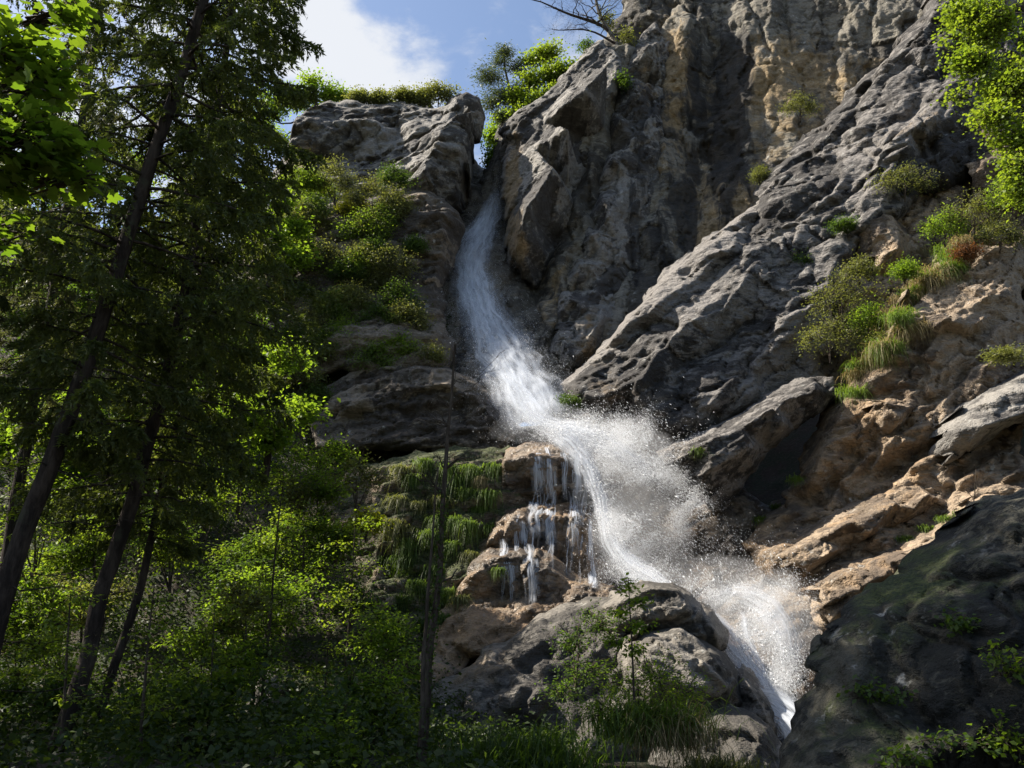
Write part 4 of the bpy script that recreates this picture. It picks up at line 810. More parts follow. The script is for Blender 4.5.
def tuft(name, label, cat, p, h, n, mat, spread=.25, group=None, lean=(0, -.25, 0), droop=.7, w=.012, parent=None):
    """blades of grass growing out of one root and arching over"""
    e = MB(); p = np.asarray(p); st = 5
    b = p + rng.normal(size=(n, 3)) * spread * np.array([1, .6, .25]); az = rng.random(n) * 6.28; L = h * (.5 + .7 * rng.random(n))
    out = np.stack([np.cos(az), np.sin(az), 0 * az], 1) * (.25 + .5 * rng.random(n))[:, None] + np.array(lean)
    u = np.linspace(0, 1, st); up = (.95 - .2 * rng.random(n))
    pts = b[:, None, :] + L[:, None, None] * (out[:, None, :] * (u ** 1.4)[None, :, None] + np.array([0, 0, 1.0])[None, None, :] * (up[:, None] * u[None, :] - droop * (.5 + rng.random(n))[:, None] * u[None, :] ** 2.4)[:, :, None])
    sd = np.stack([-np.sin(az), np.cos(az), 0 * az], 1); ww = w * (1 - u ** 2 * .9)
    V = np.stack([pts - sd[:, None] * ww[None, :, None], pts + sd[:, None] * ww[None, :, None]], 2).reshape(n, -1, 3)
    f = np.array([[2 * k_, 2 * k_ + 1, 2 * k_ + 3, 2 * k_ + 2] for k_ in range(st - 1)]); F = (np.arange(n)[:, None, None] * 2 * st + f[None]).reshape(-1, 4)
    o = mk(name, V.reshape(-1, 3) - p, F, M[mat]); o.location = p; tag(o, label, cat, group); return o

# --- spruces
spruce('tall spruce with a thick leaning trunk, leftmost of the dark trunks', [(-40, 770, 15), (0, 600, 15), (38, 495, 15), (78, 385, 15), (122, 255, 15), (168, 115, 15), (205, 0, 15), (250, -170, 15), (300, -420, 15.4)],   .17, .19, 3.5, 200, 'needle', 50)
spruce('leaning spruce whose trunk rises from the lower left beside the pale-barked stem', [(38, 800, 17), (62, 735, 17), (100, 610, 17), (138, 480, 17), (166, 380, 17), (186, 290, 17), (212, 140, 17), (232, 10, 17.3), (255, -180, 17.6)], .155, .22, 3.7, 200, 'needle', 52)
spruce('slim leaning spruce between the forest floor rocks and the thicker trunks', [(84, 770, 20), (112, 680, 20), (142, 580, 20), (165, 480, 20), (190, 370, 20), (205, 270, 20.3), (225, 150, 20.6), (238, 70, 21)], .095, .26, 3.0, 130, 'needle', 54)
spruce('grey green spruce with hanging branches behind the maple in the upper left', [(-30, 760, 22), (0, 600, 22), (30, 420, 22), (60, 250, 22), (92, 60, 22), (120, -90, 22.4), (150, -300, 23)], .155, .22, 3.7, 180, 'needle_grey', 60)
spruce('spruce half out of the picture at the left edge', [(-210, 780, 14), (-180, 560, 14), (-140, 300, 14), (-100, 60, 14), (-60, -160, 14.3), (-30, -400, 14.6)], .28, .25, 3.8, 150, 'needle', 56)
src_tree = [o for o in COL.objects if o.name.startswith('spruce_tree')][:2]
for i, (x, y, rz) in enumerate(((-15.5, 18, 1.0), (-23, 17, 5.1), (-21, 13, 3.1), (-26, 22, .4))):  # extra spruces out of view, added to shade the forest floor
    s_ = src_tree[i % 2]; c_ = s_.copy(); COL.objects.link(c_); c_.location = (x, y, gz(x, y) - .3); c_.rotation_euler = (0, -.12, 0); c_['label'] = 'added unseen spruce beyond the left edge that shades the forest floor'; c_['group'] = 'added shade trees beyond the left edge'
    for ch in list(s_.children):
        d_ = ch.copy(); COL.objects.link(d_); d_.parent = c_
# thin bare sapling in front of the rock face
def bare(name, label, trunk, r0, nbr, L, bark='twig', first=.35, ivy=False, spread=.9, sub=5):
    c, t = curve_px(trunk, .06); e = empty(name, c[0]); tag(e, label, 'tree'); wd = MB(); br = MB()
    wd.tube(c, r0 * (1 - .85 * t) + .006, 8)
    for b in range(nbr):
        s = first + (1 - first) * rng.random(); i = min(len(c) - 2, int(s * (len(c) - 1))); d = rng.normal(size=3) * np.array([1, .7, .4]) * spread; d[2] = abs(d[2]) * .5 + .35; d /= np.linalg.norm(d); l = L * (.35 + .8 * rng.random()) * (1.15 - .6 * s)
        p_ = bez(c[i], c[i] + d * l, .05, .04, 8); br.tube(p_, np.linspace(max(.006, r0 * (1 - .85 * s) * .5), .003, 8), 5)
        for q in range(sub):
            j = 2 + int(rng.integers(6)); dd = d + rng.normal(size=3) * .6; l2 = l * (.25 + .3 * rng.random()); p2 = bez(p_[j], p_[j] + dd * l2, .05, .05, 6); br.tube(p2, np.linspace(.006, .002, 6), 4)
            for z in range(2):
                jj = 2 + int(rng.integers(4)); d3 = dd + rng.normal(size=3) * .7; br.tube(bez(p2[jj], p2[jj] + d3 * l2 * .45, .03, .05, 4), np.linspace(.004, .0015, 4), 3)
    wd.build('trunk', M[bark], e, True); br.build('crown', M[bark], e, True)
    if ivy:
        lv = MB(); m = 900; q = rng.random(m) ** .8 * .62; pp = np.stack([np.interp(q, t, c[:, a]) for a in range(3)], 1) + rdir(m) * (.05 + .08 * rng.random(m))[:, None]
        lv.leaves(pp, rdir(m) - [0, 0, .6], rdir(m), .06, 'diamond', .8); lv.build('ivy', M['dark'], e)
    return e
bare('bare_tree', 'thin dark dead tree standing alone before the mossy rock face', [(420, 775, 16), (428, 690, 16), (437, 600, 16), (443, 510, 16), (449, 440, 16), (455, 345, 16)], .085, 26, 1.0, first=.42, ivy=True, sub=2)
bare('bare_tree', 'second thin dead stem leaning against the lone dead tree', [(418, 770, 15.7), (424, 700, 15.7), (428, 610, 15.7), (434, 520, 15.7), (440, 470, 15.8)], .045, 6, .5, first=.6, sub=1)
bare('bare_tree', 'leafless pale-stemmed tree standing on the cliff top at the skyline', [(622, 48, 51), (608, 30, 51), (599, 12, 51), (592, -12, 51), (586, -40, 51)], .17, 14, 5.0, 'bark_pale', first=.15, spread=1.5, sub=10)
bare('bare_tree', 'leafless dark limb-like tree stretching flat to the left over the cliff edge', [(618, 40, 51), (604, 26, 51), (588, 20, 51), (566, 13, 51), (546, 4, 51), (524, -3, 51)], .15, 16, 2.6, 'bark', first=.2, spread=1.2, sub=9)
bare('bare_tree', 'low leafless branchy tree hanging out under the flat limb on the skyline', [(616, 44, 50.8), (600, 34, 50.8), (585, 28, 50.8), (566, 30, 50.8), (552, 30, 50.8)], .09, 12, 1.6, 'bark', first=.2, spread=1.2, sub=8)
# --- near maple, upper left
broadleaf('maple_tree', 'maple with big bright lobed leaves hanging in at the upper left edge', 'tree', [(-330, 770, 7), (-290, 500, 7), (-240, 200, 7), (-220, -60, 7)], .13,
          [(12, 40, 6.4, 46, 40, 34), (52, 78, 6.6, 36, 40, 34), (30, 130, 6.3, 50, 32, 34), (66, 150, 6.5, 30, 30, 26), (18, 175, 6.6, 40, 22, 20), (88, 178, 6.6, 14, 16, 10), (70, 14, 6.7, 26, 14, 12), (-30, 110, 6.5, 50, 60, 30), (8, 230, 6.8, 40, 26, 14)], .115, 6, 'maple', shape='lobed', spread=.11, flat=.75)
# --- maple, upper right
broadleaf('maple_tree', 'sunlit yellow-green maple reaching in at the upper right corner', 'tree', [(1180, 720, 18), (1165, 500, 18), (1130, 250, 18), (1090, 50, 18), (1060, -90, 18)], .16,
          [(985, 25, 18, 44, 38, 200), (1005, 85, 17.8, 36, 42, 190), (1015, 140, 17.8, 28, 36, 130), (958, 12, 18.2, 26, 24, 90), (1012, 190, 17.8, 16, 22, 50), (968, 62, 18, 30, 20, 100), (948, 96, 18.2, 8, 12, 12), (942, 40, 18.2, 8, 14, 10), (1040, 60, 17.6, 40, 80, 140), (990, 115, 17.6, 24, 18, 60), (1008, 168, 17.5, 16, 26, 50)], .085, 12, 'lime', shape='diamond', w=.85, spread=.15, flat=.5)
# --- skyline
broadleaf('pine_tree', 'small dark pine on the skyline above the notch', 'tree', [(516, 140, 54), (514, 110, 54), (508, 80, 54), (503, 45, 54)], .16, [(490, 76, 53.8, 20, 12, 90), (500, 96, 53.8, 22, 12, 90), (505, 52, 54, 14, 10, 56), (520, 66, 54, 14, 9, 50), (490, 104, 54, 13, 11, 50), (516, 92, 54, 16, 10, 60), (500, 62, 54, 11, 9, 40), (505, 118, 54, 18, 12, 60)], .26, 16, 'pine', 'bark', w=.2, spread=.35, flat=.2)
broadleaf('beech_tree', 'bright green young beech beside the small pine on the skyline', 'tree', [(548, 112, 53.4), (545, 90, 53.4), (540, 60, 53.4)], .13, [(548, 52, 53.2, 20, 15, 110), (560, 72, 52.8, 16, 14, 90), (552, 74, 53, 15, 17, 90), (532, 80, 53.4, 16, 17, 90), (538, 100, 53, 18, 13, 80), (530, 60, 53.6, 10, 10, 40), (522, 112, 53, 18, 12, 80), (514, 96, 53.4, 14, 14, 70), (556, 92, 52.4, 16, 12, 70), (530, 122, 52.6, 18, 10, 60), (574, 66, 52, 10, 10, 40)], .2, 15, 'lime', spread=.34)
broadleaf('beech_tree', 'pale green bush-like tree filling the notch above the fall', 'tree', [(494, 172, 56.5), (494, 150, 56.5), (493, 120, 56.5)], .1, [(494, 160, 55.6, 11, 20, 80), (493, 135, 56, 10, 18, 70), (503, 118, 56, 12, 14, 60), (500, 150, 55, 10, 22, 70)], .2, 15, 'beech', spread=.34)
broadleaf('beech_tree', 'bright green tree rising behind the left end of the grey crag', 'tree', [(318, 125, 54), (316, 105, 54), (310, 80, 54)], .2, [(300, 98, 54, 24, 17, 110), (330, 94, 54, 19, 13, 90), (345, 97, 54, 11, 9, 40), (312, 82, 54, 14, 12, 50), (272, 104, 54, 24, 24, 110), (252, 128, 53, 24, 26, 110), (272, 140, 52, 14, 18, 60)], .2, 15, 'beech', spread=.36)
for (px, py, rx, ry, lb) in ((404, 94, 13, 8, 'small green bush on top of the grey crag, left one'), (438, 92, 24, 12, 'wide pale green bush on top of the grey crag next to the knob'), (380, 97, 12, 6, 'low olive bush at the middle of the grey crag top'), (420, 98, 12, 7, 'low green bush between the two larger ones on the grey crag top'), (360, 96, 14, 8, 'green bush beside the tree behind the crag')):
    broadleaf('bush', lb, 'bush', [(px, 112, 51.5), (px, py, 51.5)], .05, [(px - rx * .4, py + 2, 51.5, rx * .6, ry * 1.2, 60), (px + rx * .4, py + 3, 51.4, rx * .6, ry * 1.1, 60), (px, py - 2, 51.5, rx * .5, ry, 40)], .15, 14, 'shrub', stems=3, spread=.28)
for (px, py, Y, rx, ry, mt, lb) in ((606, 18, 51.5, 14, 12, 'shrub', 'olive green bush under the bare tree on the cliff edge'), (626, 36, 50.5, 9, 14, 'shrub', 'narrow green bush down the cliff edge at the top'), (585, 44, 50.6, 14, 7, 'dark', 'dark green low bush on the skyline rim below the bare branches'), (622, 78, 48.2, 7, 12, 'dark', 'small dark bush in the crack of the pale buttress')):
    broadleaf('bush', lb, 'bush', [(px, py + ry, Y), (px, py, Y - .1)], .04, [(px, py, Y - .3, rx, ry, 44), (px + 4, py + 6, Y - .4, rx * .7, ry * .7, 20)], .13, 10, mt, stems=3, spread=.26)
# --- trees on the hillside behind the trunks
bl = [('wide green', 40, 330, 36, 70, 60, 'dark'), ('tall green', 150, 300, 38, 60, 70, 'dark'), ('bright green', 95, 220, 42, 60, 60, 'beech'), ('dark green', 215, 330, 32, 44, 50, 'dark'), ('fresh green', 268, 230, 41, 26, 30, 'beech'),
      ('grey green', 205, 240, 40, 44, 44, 'shrub'), ('mid green', 20, 180, 44, 60, 60, 'dark'), ('olive green', 262, 410, 29, 46, 40, 'beech'), ('leafy green', 180, 420, 32, 50, 46, 'dark'), ('low green', 70, 450, 30, 60, 50, 'beech')]
wh = ['behind the thickest spruce trunk', 'behind the middle spruces', 'seen between the spruce tops', 'at the edge of the spruce shade', 'left of the grey crag', 'under the spruce tops', 'high behind the upper left maple', 'beside the brown overhanging band', 'behind the slim spruce', 'low behind the leftmost trunk']
for (ad, px, py, Y, rx, ry, mt), w_ in zip(bl, wh):
    bz = [(px + rng.normal() * rx * .6, py + rng.normal() * ry * .6, Y + rng.normal() * .8, rx * .55, ry * .46, 60) for _ in range(9)]
    broadleaf('hillside_tree', f'{ad} broadleaf tree on the hillside {w_}', 'tree', [(px, py + ry * 1.9, Y), (px + 4, py + ry, Y), (px + 10, py - ry * .5, Y)], .14, bz, .18, 14, mt, 'bark', 'broadleaf trees on the hillside', spread=.36)
# --- ledge shrubs left of the falls
sh = [(318, 225, 45, 34, 26, 'shrub', 'grey-green feathery shrub on the ledge under the crag, left'), (352, 240, 44.5, 34, 36, 'shrub', 'tall grey-green shrub on the ledge under the crag, middle'), (335, 285, 43.5, 44, 26, 'shrub', 'spreading olive shrub on the steep ledge below the tall grey-green one'),
      (385, 285, 43, 26, 24, 'shrub', 'rounded olive shrub beside the dark stepped wall'), (318, 190, 46, 22, 14, 'lime', 'bright lime shrub under the left end of the crag'), (296, 205, 45.5, 16, 14, 'lime', 'small lime green shrub at the tip of the spruce branches'),
      (352, 205, 45.2, 18, 16, 'yellow', 'yellow-tinted shrub close under the crag'), (330, 350, 41.5, 34, 18, 'shrub', 'pale shrub growing on top of the brown rock band, left'), (392, 348, 41, 24, 16, 'beech', 'fresh green shrub on top of the brown rock band, right'),
      (430, 355, 41, 14, 12, 'shrub', 'small olive shrub on the band edge close to the falling water'), (300, 300, 43, 26, 30, 'dark', 'dark shrub at the shaded edge of the ledge'), (415, 245, 43.6, 10, 10, 'dark', 'little dark shrub on the stepped wall'), (300, 372, 40, 26, 18, 'shrub', 'straggly shrub at the foot of the ledge by the spruce branches')]
ex = [(300, 180, 'lime', 'lime shrub in the shade line under the crag'), (335, 178, 'shrub', 'grey-green shrub right under the crag face'), (372, 195, 'shrub', 'thin grey-green shrub where the crag meets the stepped wall'), (300, 245, 'beech', 'green shrub low on the ledge beside the spruce twigs'), (328, 258, 'shrub', 'silvery shrub in the middle of the ledge slope'), (362, 262, 'shrub', 'broad silvery shrub near the stepped wall'),
      (392, 262, 'shrub', 'thin shrub at the brink of the stepped wall'), (350, 300, 'shrub', 'dense olive shrub low on the ledge slope'), (378, 318, 'dark', 'dark shrub over the brown rock band'), (310, 325, 'shrub', 'straw-green shrub left above the brown band'), (345, 335, 'beech', 'light green shrub just above the brown band'), (408, 320, 'shrub', 'small shrub on the dark wall above the brown band'), (290, 340, 'dark', 'dark shrub behind the last spruce twigs'), (400, 300, 'dark', 'mossy little shrub on the stepped wall'), (365, 228, 'beech', 'leafy shrub in the upper middle of the ledge'), (318, 400, 'dark', 'dark shrub at the left end of the brown band'), (375, 358, 'grass', 'grassy shrub on the crest of the brown band')]
sh += [(px, py, 44 - (py - 200) * .02, 24 + 12 * ((i * 7) % 5) / 5, 20 + 10 * ((i * 3) % 4) / 4, mt, lb) for i, (px, py, mt, lb) in enumerate(ex)]
ad = ['tall feathery', 'silvery', 'olive', 'light green', 'loose', 'narrow-leaved']
for i in range(30):
    px = 268 + 158 * ((i * .618034 + .2) % 1); py = 176 + 176 * ((i * .7548777 + .4) % 1)
    if px > 400 - .12 * abs(py - 260) + 20: px -= 90
    sh.append((px, py, 44 - (py - 200) * .02, 18, 17, ('shrub', 'shrub', 'beech', 'shrub', 'dark', 'grass')[i % 6], ad[i % 6] + ' shrub in the continuous cover of the slope left of the upper fall'))
for (px, py, Y, rx, ry, mt, lb) in sh:
    broadleaf('shrub', lb, 'shrub', [(px, py + ry, Y), (px, py, Y - .2)], .04, [(px - rx * .45, py + ry * .1, Y - .3, rx * .55, ry * .7, 80), (px + rx * .45, py + ry * .15, Y - .3, rx * .55, ry * .7, 80), (px, py - ry * .35, Y - .3, rx * .5, ry * .55, 70)], .11, 15, mt, group='shrubs on the ledges left of the falls', stems=4, spread=.27, w=.42, flat=.3)
# --- lower left thicket
th = [(238, 478, 29, 40, 34, 'beech', 'broad green bush below the slope left of the brown band'), (205, 500, 28, 36, 34, 'lime', 'light green bush behind the slim spruce trunk'), (335, 455, 32, 30, 22, 'beech', 'green bush right under the left end of the brown band'), (300, 470, 30, 44, 36, 'beech', 'big fresh green bush left of the mossy rock face'), (356, 478, 31, 36, 30, 'shrub', 'grey-green willow bush beside the mossy rock face'), (290, 530, 28, 40, 34, 'lime', 'bright lime green bush in a sun patch'), (366, 522, 28, 18, 16, 'yellow', 'yellow-leaved bush, the brightest of the thicket'),
      (335, 545, 28, 26, 20, 'beech', 'small green bush between the lime and the yellow ones'), (350, 600, 27, 34, 26, 'dark', 'dark bush at the foot of the mossy face'), (392, 640, 25, 26, 30, 'dark', 'dark leafy bush behind the lone dead tree'), (235, 600, 25, 40, 36, 'dark', 'dark bush above the pale upright forest rock'),
      (35, 520, 25, 44, 50, 'lime', 'glowing green bush behind the leftmost leaning trunk'), (170, 545, 26, 26, 40, 'lime', 'glowing green bush between the leaning trunks'), (30, 600, 22, 44, 40, 'beech', 'green bush low at the left edge'), (350, 700, 19, 40, 30, 'dark', 'low dark bush left of the lone dead tree base'), (225, 745, 18, 46, 20, 'dark', 'low dark bush at the bottom of the forest floor'), (60, 700, 18, 40, 30, 'dark', 'dark bush at the foot of the leaning spruces')]
kinds = [('beech', 'leafy green'), ('dark', 'dark green'), ('maple', 'broad-leaved green'), ('beech', 'fresh green'), ('shrub', 'grey-green'), ('lime', 'sun-flecked lime')]
places = ['in front of the hillside under the spruces', 'between the spruce trunks', 'on the dim forest floor', 'at the edge of the thicket below the rock band']
tk = []
for i in range(46):
    px = 10 + 395 * ((i * .618034) % 1); py = 430 + 310 * ((i * .7548777) % 1); Y = np.interp(py, [430, 560, 650, 750], [31, 26, 21, 16]) + rng.normal() * .8
    if px > 330 and py < 560: continue
    mt, kd = kinds[i % 6]; tk.append((px, py, Y, 30 + 16 * rng.random(), 20 + 14 * rng.random(), mt, kd))
for (px, py, Y, rx, ry, mt, kd) in tk:
    g_ = f'{kd} bushes of the thicket'
    broadleaf('bush', f'{kd} bush in the layered thicket under the spruces', 'bush', [(px, py + ry * 1.6, Y), (px, py, Y)], .03, [(px + rng.normal() * rx * .55, py + rng.normal() * ry * .5, Y + rng.normal() * .4, rx * .55, ry * .4, 30) for _ in range(5)], .10, 11, mt, group=g_, stems=3, spread=.2, flat=.75)
for (px, py, Y, rx, ry, mt, lb) in th:
    broadleaf('bush', lb, 'bush', [(px, py + ry * 1.2, Y), (px, py, Y)], .04, [(px - rx * .45, py + ry * .2, Y, rx * .6, ry * .7, 36), (px + rx * .45, py + ry * .1, Y, rx * .6, ry * .7, 36), (px, py - ry * .45, Y - .1, rx * .5, ry * .6, 30)], .11, 12, mt, group='bushes of the lower left thicket', stems=4, spread=.22)
broadleaf('sapling', 'slender sapling with lime leaves rising through the thicket', 'tree', [(262, 700, 21), (270, 620, 21), (276, 540, 21), (284, 470, 21)], .035, [(268, 500, 21, 18, 14, 16), (280, 540, 21, 22, 14, 18), (262, 580, 21, 20, 12, 16), (285, 600, 21, 20, 12, 16), (270, 640, 21, 18, 10, 12), (282, 480, 21, 12, 14, 12)], .09, 7, 'lime', flat=.8, spread=.16)
broadleaf('sapling', 'low sapling with flat layered sunlit leaves between the leaning trunks', 'tree', [(140, 760, 15), (146, 690, 15), (150, 620, 15), (154, 585, 15)], .03, [(160, 600, 15, 26, 4, 14), (150, 632, 15, 30, 4, 16), (165, 660, 15, 26, 4, 14), (155, 708, 15, 34, 5, 18), (172, 625, 15.2, 18, 4, 10)], .085, 7, 'lime', flat=.9, spread=.12)
for (px, py, Y, lb) in ((70, 640, 14, 'low layered sapling beside the leftmost leaning trunk'), (215, 650, 19, 'layered sapling above the squat mossy rock'), (330, 640, 22, 'layered sapling left of the lone dead tree'), (25, 480, 18, 'layered sapling glowing behind the thick leftmost trunk'), (355, 560, 25, 'lime layered sapling at the foot of the yellow bush')):
    broadleaf('sapling', lb, 'tree', [(px - 10, py + 110, Y), (px - 4, py + 50, Y), (px, py - 45, Y)], .025, [(px + (14, -12, 10, -8, 4)[q], py - 40 + 24 * q, Y, 24 + 5 * (q % 3), 4, 15) for q in range(5)], min(.1, .0055 * Y), 7, 'lime', flat=.9, spread=.007 * Y)
# --- hanging tufts on the mossy face
for (px, py, Y, s, mt) in ((425, 462, 35.4, 1, 'grass'), (448, 468, 35.2, 1, 'grass'), (470, 470, 35, 1.2, 'grass'), (492, 468, 34.8, 1.2, 'grass'), (412, 478, 35.4, 1, 'grass'), (465, 492, 34.5, 1.2, 'grass'), (488, 495, 34.3, 1.1, 'grass'), (440, 500, 34.6, 1, 'shrub'), (420, 505, 34.7, 1, 'shrub'), (468, 525, 34, 1.1, 'grass'), (490, 528, 33.9, .9, 'grass'),
                           (430, 535, 34, 1, 'grass'), (410, 530, 34.4, 1.1, 'shrub'), (450, 545, 33.4, 1, 'grass'), (470, 555, 33, 1, 'shrub'), (480, 480, 34.6, .8, 'dry'), (398, 500, 35, 1.2, 'shrub'), (405, 560, 33.6, 1.2, 'dark'), (435, 570, 33, 1.1, 'dark'), (455, 520, 34, 1, 'grass'), (498, 570, 32.2, .7, 'grass'), (440, 620, 32, 1.2, 'dark'), (400, 600, 32.5, 1.3, 'dark'), (460, 600, 31.6, 1, 'shrub'), (415, 585, 33, 1.3, 'grass'), (445, 592, 32.6, 1.2, 'grass'), (425, 625, 32, 1.3, 'dark'), (408, 545, 34, 1.2, 'grass'), (392, 525, 34.6, 1.3, 'shrub'), (385, 560, 34, 1.3, 'dark'), (478, 510, 34.2, 1, 'grass'), (455, 480, 35, 1.1, 'grass'), (438, 520, 34.2, 1.1, 'grass'), (400, 470, 35.6, 1, 'shrub')):
    tuft('hanging_tuft', 'tuft of long grass hanging down the mossy rock face beside the wet tan steps', 'grass tuft', P(px, py, surf(px, py, Y, 4) - .05), (.36 + .26 * rng.random()) * s, 300, mt, .17 * s, 'grass tufts on the mossy face', (0, -.5, 0), 1.7, .013)
# --- bottom centre clumps
tuft('grass_clump', 'tall green and straw grass clump at bottom centre beside the sapling', 'grass', P(650, 735, 19.5), 1.6, 1100, 'grass', .55, None, (0, -.1, 0), .75, .012)
tuft('grass_clump', 'straw coloured grass mixed into the right side of the tall clump', 'grass', P(672, 745, 19.2), 1.6, 500, 'dry', .45, None, (.1, -.15, 0), .9, .010)
tuft('grass_clump', 'dark green grass clump at the bottom edge under the grey boulder', 'grass', P(520, 775, 18), 1.4, 1500, 'dark', .75, None, (0, -.1, 0), .6, .012)
tuft('grass_clump', 'short grass fringe on the low cracked boulder by the bottom edge', 'grass', P(715, 775, 18.5), .7, 900, 'shrub', .42, None, (0, -.2, 0), .7, .010)
broadleaf('bush', 'dark leafy bush on the left flank of the broad bedrock boulder', 'bush', [(575, 690, 24), (580, 640, 24.4)], .03, [(572, 640, 24.6, 26, 22, 50), (600, 625, 24.8, 22, 18, 40), (585, 670, 24, 30, 20, 50), (560, 690, 23.6, 22, 18, 36)], .09, 12, 'dark', stems=4, spread=.18, w=.45, flat=.3)
broadleaf('bush', 'leafy green bush growing in the tall grass at bottom centre', 'bush', [(640, 740, 19.8), (645, 690, 19.6)], .025, [(620, 680, 19.6, 34, 30, 46), (660, 675, 19.5, 36, 26, 46), (690, 690, 19.4, 26, 20, 30), (600, 710, 19.4, 30, 24, 34), (650, 715, 19.2, 44, 20, 60)], .075, 14, 'beech', stems=6, spread=.15, w=.4, flat=.3)
broadleaf('sapling', 'small upright sapling with sparse leaves before the rounded boulder', 'tree', [(634, 700, 19), (632, 650, 19), (630, 610, 19), (628, 578, 19)], .022, [(628, 586, 19, 9, 7, 12), (640, 602, 19, 11, 6, 14), (616, 612, 19, 13, 6, 14), (640, 626, 19, 13, 7, 14), (613, 640, 19, 15, 8, 16), (636, 650, 19, 12, 8, 12)], .10, 8, 'beech', spread=.11)
# --- right bank
rb = [(842, 295, 35.5, 44, 34, 'shrub', 'feathery green shrub in the hollow between the ridge and the ochre slope'), (830, 335, 35, 38, 28, 'shrub', 'lower feathery shrub just above the flat grey slab'), (868, 318, 35, 22, 22, 'beech', 'fresh green shrub against the dry grass edge'), (905, 270, 35, 14, 14, 'beech', 'small bright shrub above the dry grass edge'),
      (975, 215, 35, 46, 32, 'shrub', 'large green bush hanging over the ochre slope under the maple'), (1012, 195, 34.6, 36, 30, 'beech', 'green bush at the right edge under the maple'), (945, 225, 35, 26, 22, 'beech', 'rounded green bush beside the rust coloured one'), (1000, 235, 34.6, 34, 18, 'shrub', 'low olive bush at the right edge above the ochre slope'), (880, 345, 34.6, 20, 16, 'shrub', 'dry-looking shrub at the lower end of the grassy edge'), (860, 270, 36, 22, 18, 'shrub', 'olive shrub at the foot of the ochre bulge'), (905, 180, 37.4, 40, 22, 'shrub', 'olive shrub below the ridge beside the ochre bulge'), (772, 243, 40, 8, 6, 'lime', 'tiny bright plant on the ridge face'), (800, 105, 46, 24, 16, 'shrub', 'pale shrub clinging to the back wall just above the ridge'), (760, 175, 44.5, 10, 12, 'shrub', 'small shrub on the ridge crest'),
      (965, 252, 34.6, 12, 8, 'rust', 'rust coloured low bush on the ochre slope'), (845, 225, 38, 16, 8, 'dark', 'dark plants under the ochre bulge'), (800, 262, 38.6, 12, 8, 'dark', 'little dark plant in the crack of the ridge'), (1005, 355, 31, 20, 4, 'shrub', 'thin leafy twig sticking out of the right slope'), (570, 402, 38, 8, 4, 'dark', 'tiny dark plant at the left foot of the ridge')]
for (px, py, Y, rx, ry, mt, lb) in rb:
    broadleaf('shrub', lb, 'shrub', [(px, py + ry, Y), (px, py, Y - .2)], .035, [(px - rx * .45, py + ry * .1, Y - .3, rx * .55, ry * .7, 60), (px + rx * .45, py + ry * .1, Y - .3, rx * .55, ry * .7, 60), (px, py - ry * .35, Y - .3, rx * .5, ry * .6, 50)], .10, 14, mt, group='shrubs on the right bank', stems=4, spread=.22, w=.4, flat=.3)
for i in range(54):
    f = i / 53; px = 850 + 108 * f + rng.normal() * 7; py = 382 - 135 * f + rng.normal() * 9
    tuft('grass_tuft', 'dry and green grass tuft along the sloping edge right of the feathery shrubs', 'grass tuft', P(px, py, surf(px, py, 34.2 + f * 1.2) - .08), .9, 220, 'dry' if rng.random() < .55 else 'grass', .25, 'grass tufts along the right slope edge', (-.1, -.4, 0), 1.3, .013)
for (px, py, Y) in ((760, 520, 33.6), (775, 508, 33.8), (795, 480, 33.6), (925, 530, 29.4), (945, 520, 29.4), (905, 540, 29.6), (700, 452, 33.2), (965, 515, 29.2), (985, 228, 35.6), (940, 250, 35.6)):
    tuft('grass_tuft', 'short green grass tuft in a crack of the right bank rocks', 'grass tuft', P(px, py, surf(px, py, Y) - .03), .4, 200, 'grass', .15, 'grass tufts in the right bank cracks', (0, -.4, 0), 1.2, .011)
bare('bare_shrub', 'leafless brown shrub on the ochre slope above the dark boulder', [(972, 520, 29), (974, 500, 29), (976, 470, 29)], .02, 14, .7, first=.1, sub=3)
# plants on the dark boulder
for (px, py, Y, rx, ry, mt, lb) in ((880, 690, 11, 34, 16, 'dark', 'low leafy plant across the middle of the dark boulder'), (958, 622, 10.4, 14, 16, 'dark', 'small fern-like plant high on the dark boulder'), (1006, 660, 9.6, 22, 30, 'maple', 'bright leafy plant at the right edge of the dark boulder'), (960, 740, 9, 60, 16, 'dark', 'trailing plants along the bottom of the dark boulder'), (1010, 735, 8.8, 24, 30, 'maple', 'leafy shoot in the bottom right corner'), (905, 755, 9, 30, 12, 'dark', 'small leaves at the bottom edge of the dark boulder')):
    Y = surf(px, py + ry * .7, Y, 4) - .1
    broadleaf('boulder_plant', lb, 'plant', [(px, py + ry, Y + .3), (px, py, Y)], .012, [(px - rx * .4, py, Y, rx * .6, ry * .8, 14), (px + rx * .4, py + ry * .2, Y, rx * .6, ry * .8, 14)], .07, 6, mt, group='plants on the dark boulder', stems=3, spread=.09, w=.8)
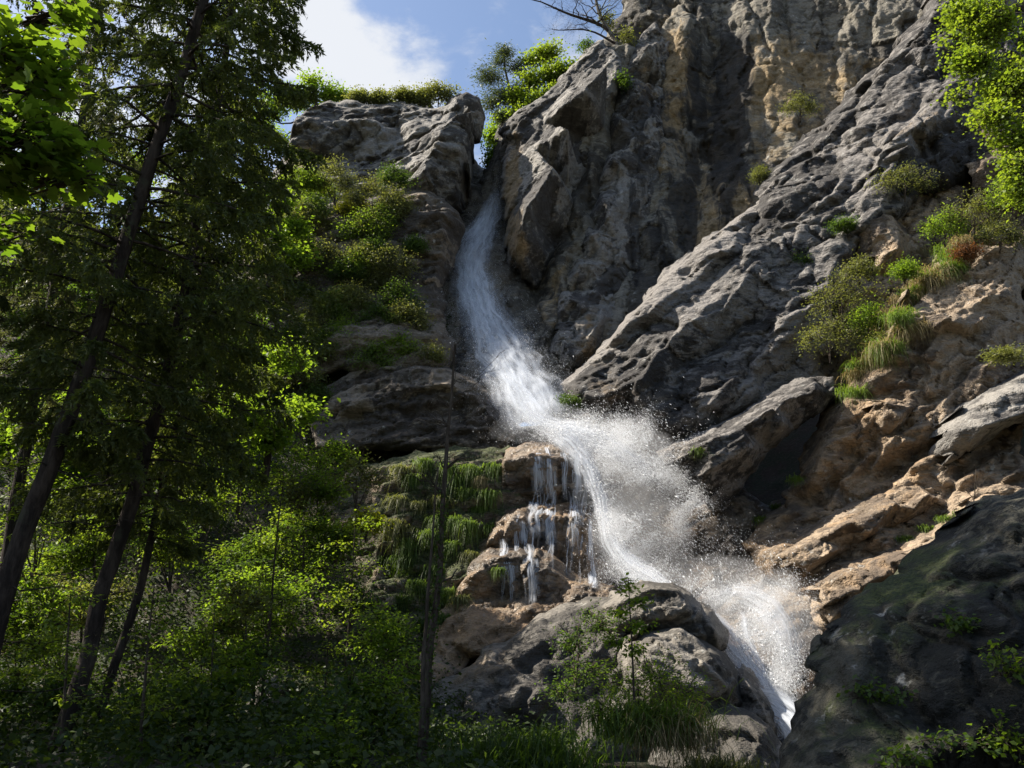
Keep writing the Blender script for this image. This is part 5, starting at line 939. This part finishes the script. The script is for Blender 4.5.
# --- undergrowth that covers the forest floor and hillside
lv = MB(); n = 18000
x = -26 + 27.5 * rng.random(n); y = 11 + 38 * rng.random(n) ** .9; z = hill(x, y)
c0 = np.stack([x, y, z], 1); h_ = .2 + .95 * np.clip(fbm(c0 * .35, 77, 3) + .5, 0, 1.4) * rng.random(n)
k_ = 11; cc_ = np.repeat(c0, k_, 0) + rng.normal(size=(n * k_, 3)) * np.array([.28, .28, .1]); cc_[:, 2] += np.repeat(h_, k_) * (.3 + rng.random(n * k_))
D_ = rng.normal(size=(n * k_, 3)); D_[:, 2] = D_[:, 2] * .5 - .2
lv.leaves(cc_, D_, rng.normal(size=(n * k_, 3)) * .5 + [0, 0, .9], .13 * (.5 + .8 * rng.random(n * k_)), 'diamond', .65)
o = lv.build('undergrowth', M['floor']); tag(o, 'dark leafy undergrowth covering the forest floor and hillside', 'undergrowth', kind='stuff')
# ------------------------------------------------------------------ light and sky
W = bpy.data.worlds.new('World'); SC.world = W; W.use_nodes = True; nt = W.node_tree; nt.nodes.clear(); k = NT(nt)
TS = Vector((-.66, .12, .74)).normalized()          # direction towards the sun
el = math.asin(TS.z); az = math.atan2(TS.x, TS.y)
sky = k.n('ShaderNodeTexSky', sky_type='NISHITA'); sky.sun_disc = False; sky.sun_elevation = el; sky.sun_rotation = az
sky.air_density = 1.0; sky.dust_density = 1.3; sky.ozone_density = 1.2
dirv = k.n('ShaderNodeTexCoord').outputs['Generated']
cl = k.noise(k.mapping(dirv, (1, 1, 1.8)), 9.0, 8, .6, .2)
def sky_dir(px, py):
    v = P(px, py, 100.0) - CAM; return v / np.linalg.norm(v)
mask = None
for (px, py, w, s) in ((392, 66, .0016, .20), (350, 92, .003, .14), (292, 8, .0022, .22), (60, 60, .02, .12)):
    dd = k.n('ShaderNodeVectorMath', operation='DOT_PRODUCT'); k.put(dd.inputs[0], dirv); dd.inputs[1].default_value = tuple(sky_dir(px, py))
    t = k.math('MULTIPLY', k.ramp(dd.outputs['Value'], 1 - w * 1.6, 1.0), s); mask = t if mask is None else k.math('ADD', mask, t)
cf = k.ramp(k.math('ADD', cl, mask), .50, .80, 0, .9)
bg1 = k.n('ShaderNodeBackground'); k.L.new(sky.outputs[0], bg1.inputs[0]); bg1.inputs[1].default_value = SKY_S
bg2 = k.n('ShaderNodeBackground'); bg2.inputs[0].default_value = C(.95, .97, 1.0); bg2.inputs[1].default_value = CLOUD_S
ms = k.n('ShaderNodeMixShader'); k.put(ms.inputs[0], cf); k.L.new(bg1.outputs[0], ms.inputs[1]); k.L.new(bg2.outputs[0], ms.inputs[2])
wo = k.n('ShaderNodeOutputWorld'); k.L.new(ms.outputs[0], wo.inputs[0])
ld = bpy.data.lights.new('sun', 'SUN'); ld.energy = SUN_S; ld.angle = math.radians(.55); ld.color = (1, .93, .82)
lo = bpy.data.objects.new('sun', ld); COL.objects.link(lo); lo.rotation_euler = TS.to_track_quat('Z', 'Y').to_euler()
vs = SC.view_settings; vs.view_transform = 'Standard'; vs.look = 'None'; vs.exposure = EXPO; vs.gamma = 1; vs.use_curve_mapping = False
SC.cycles.use_denoising = True
SC.cycles.max_bounces = 8; SC.cycles.diffuse_bounces = 2; SC.cycles.transparent_max_bounces = 24; SC.cycles.transmission_bounces = 4; SC.cycles.volume_bounces = 1
SC.cycles.sample_clamp_indirect = 6
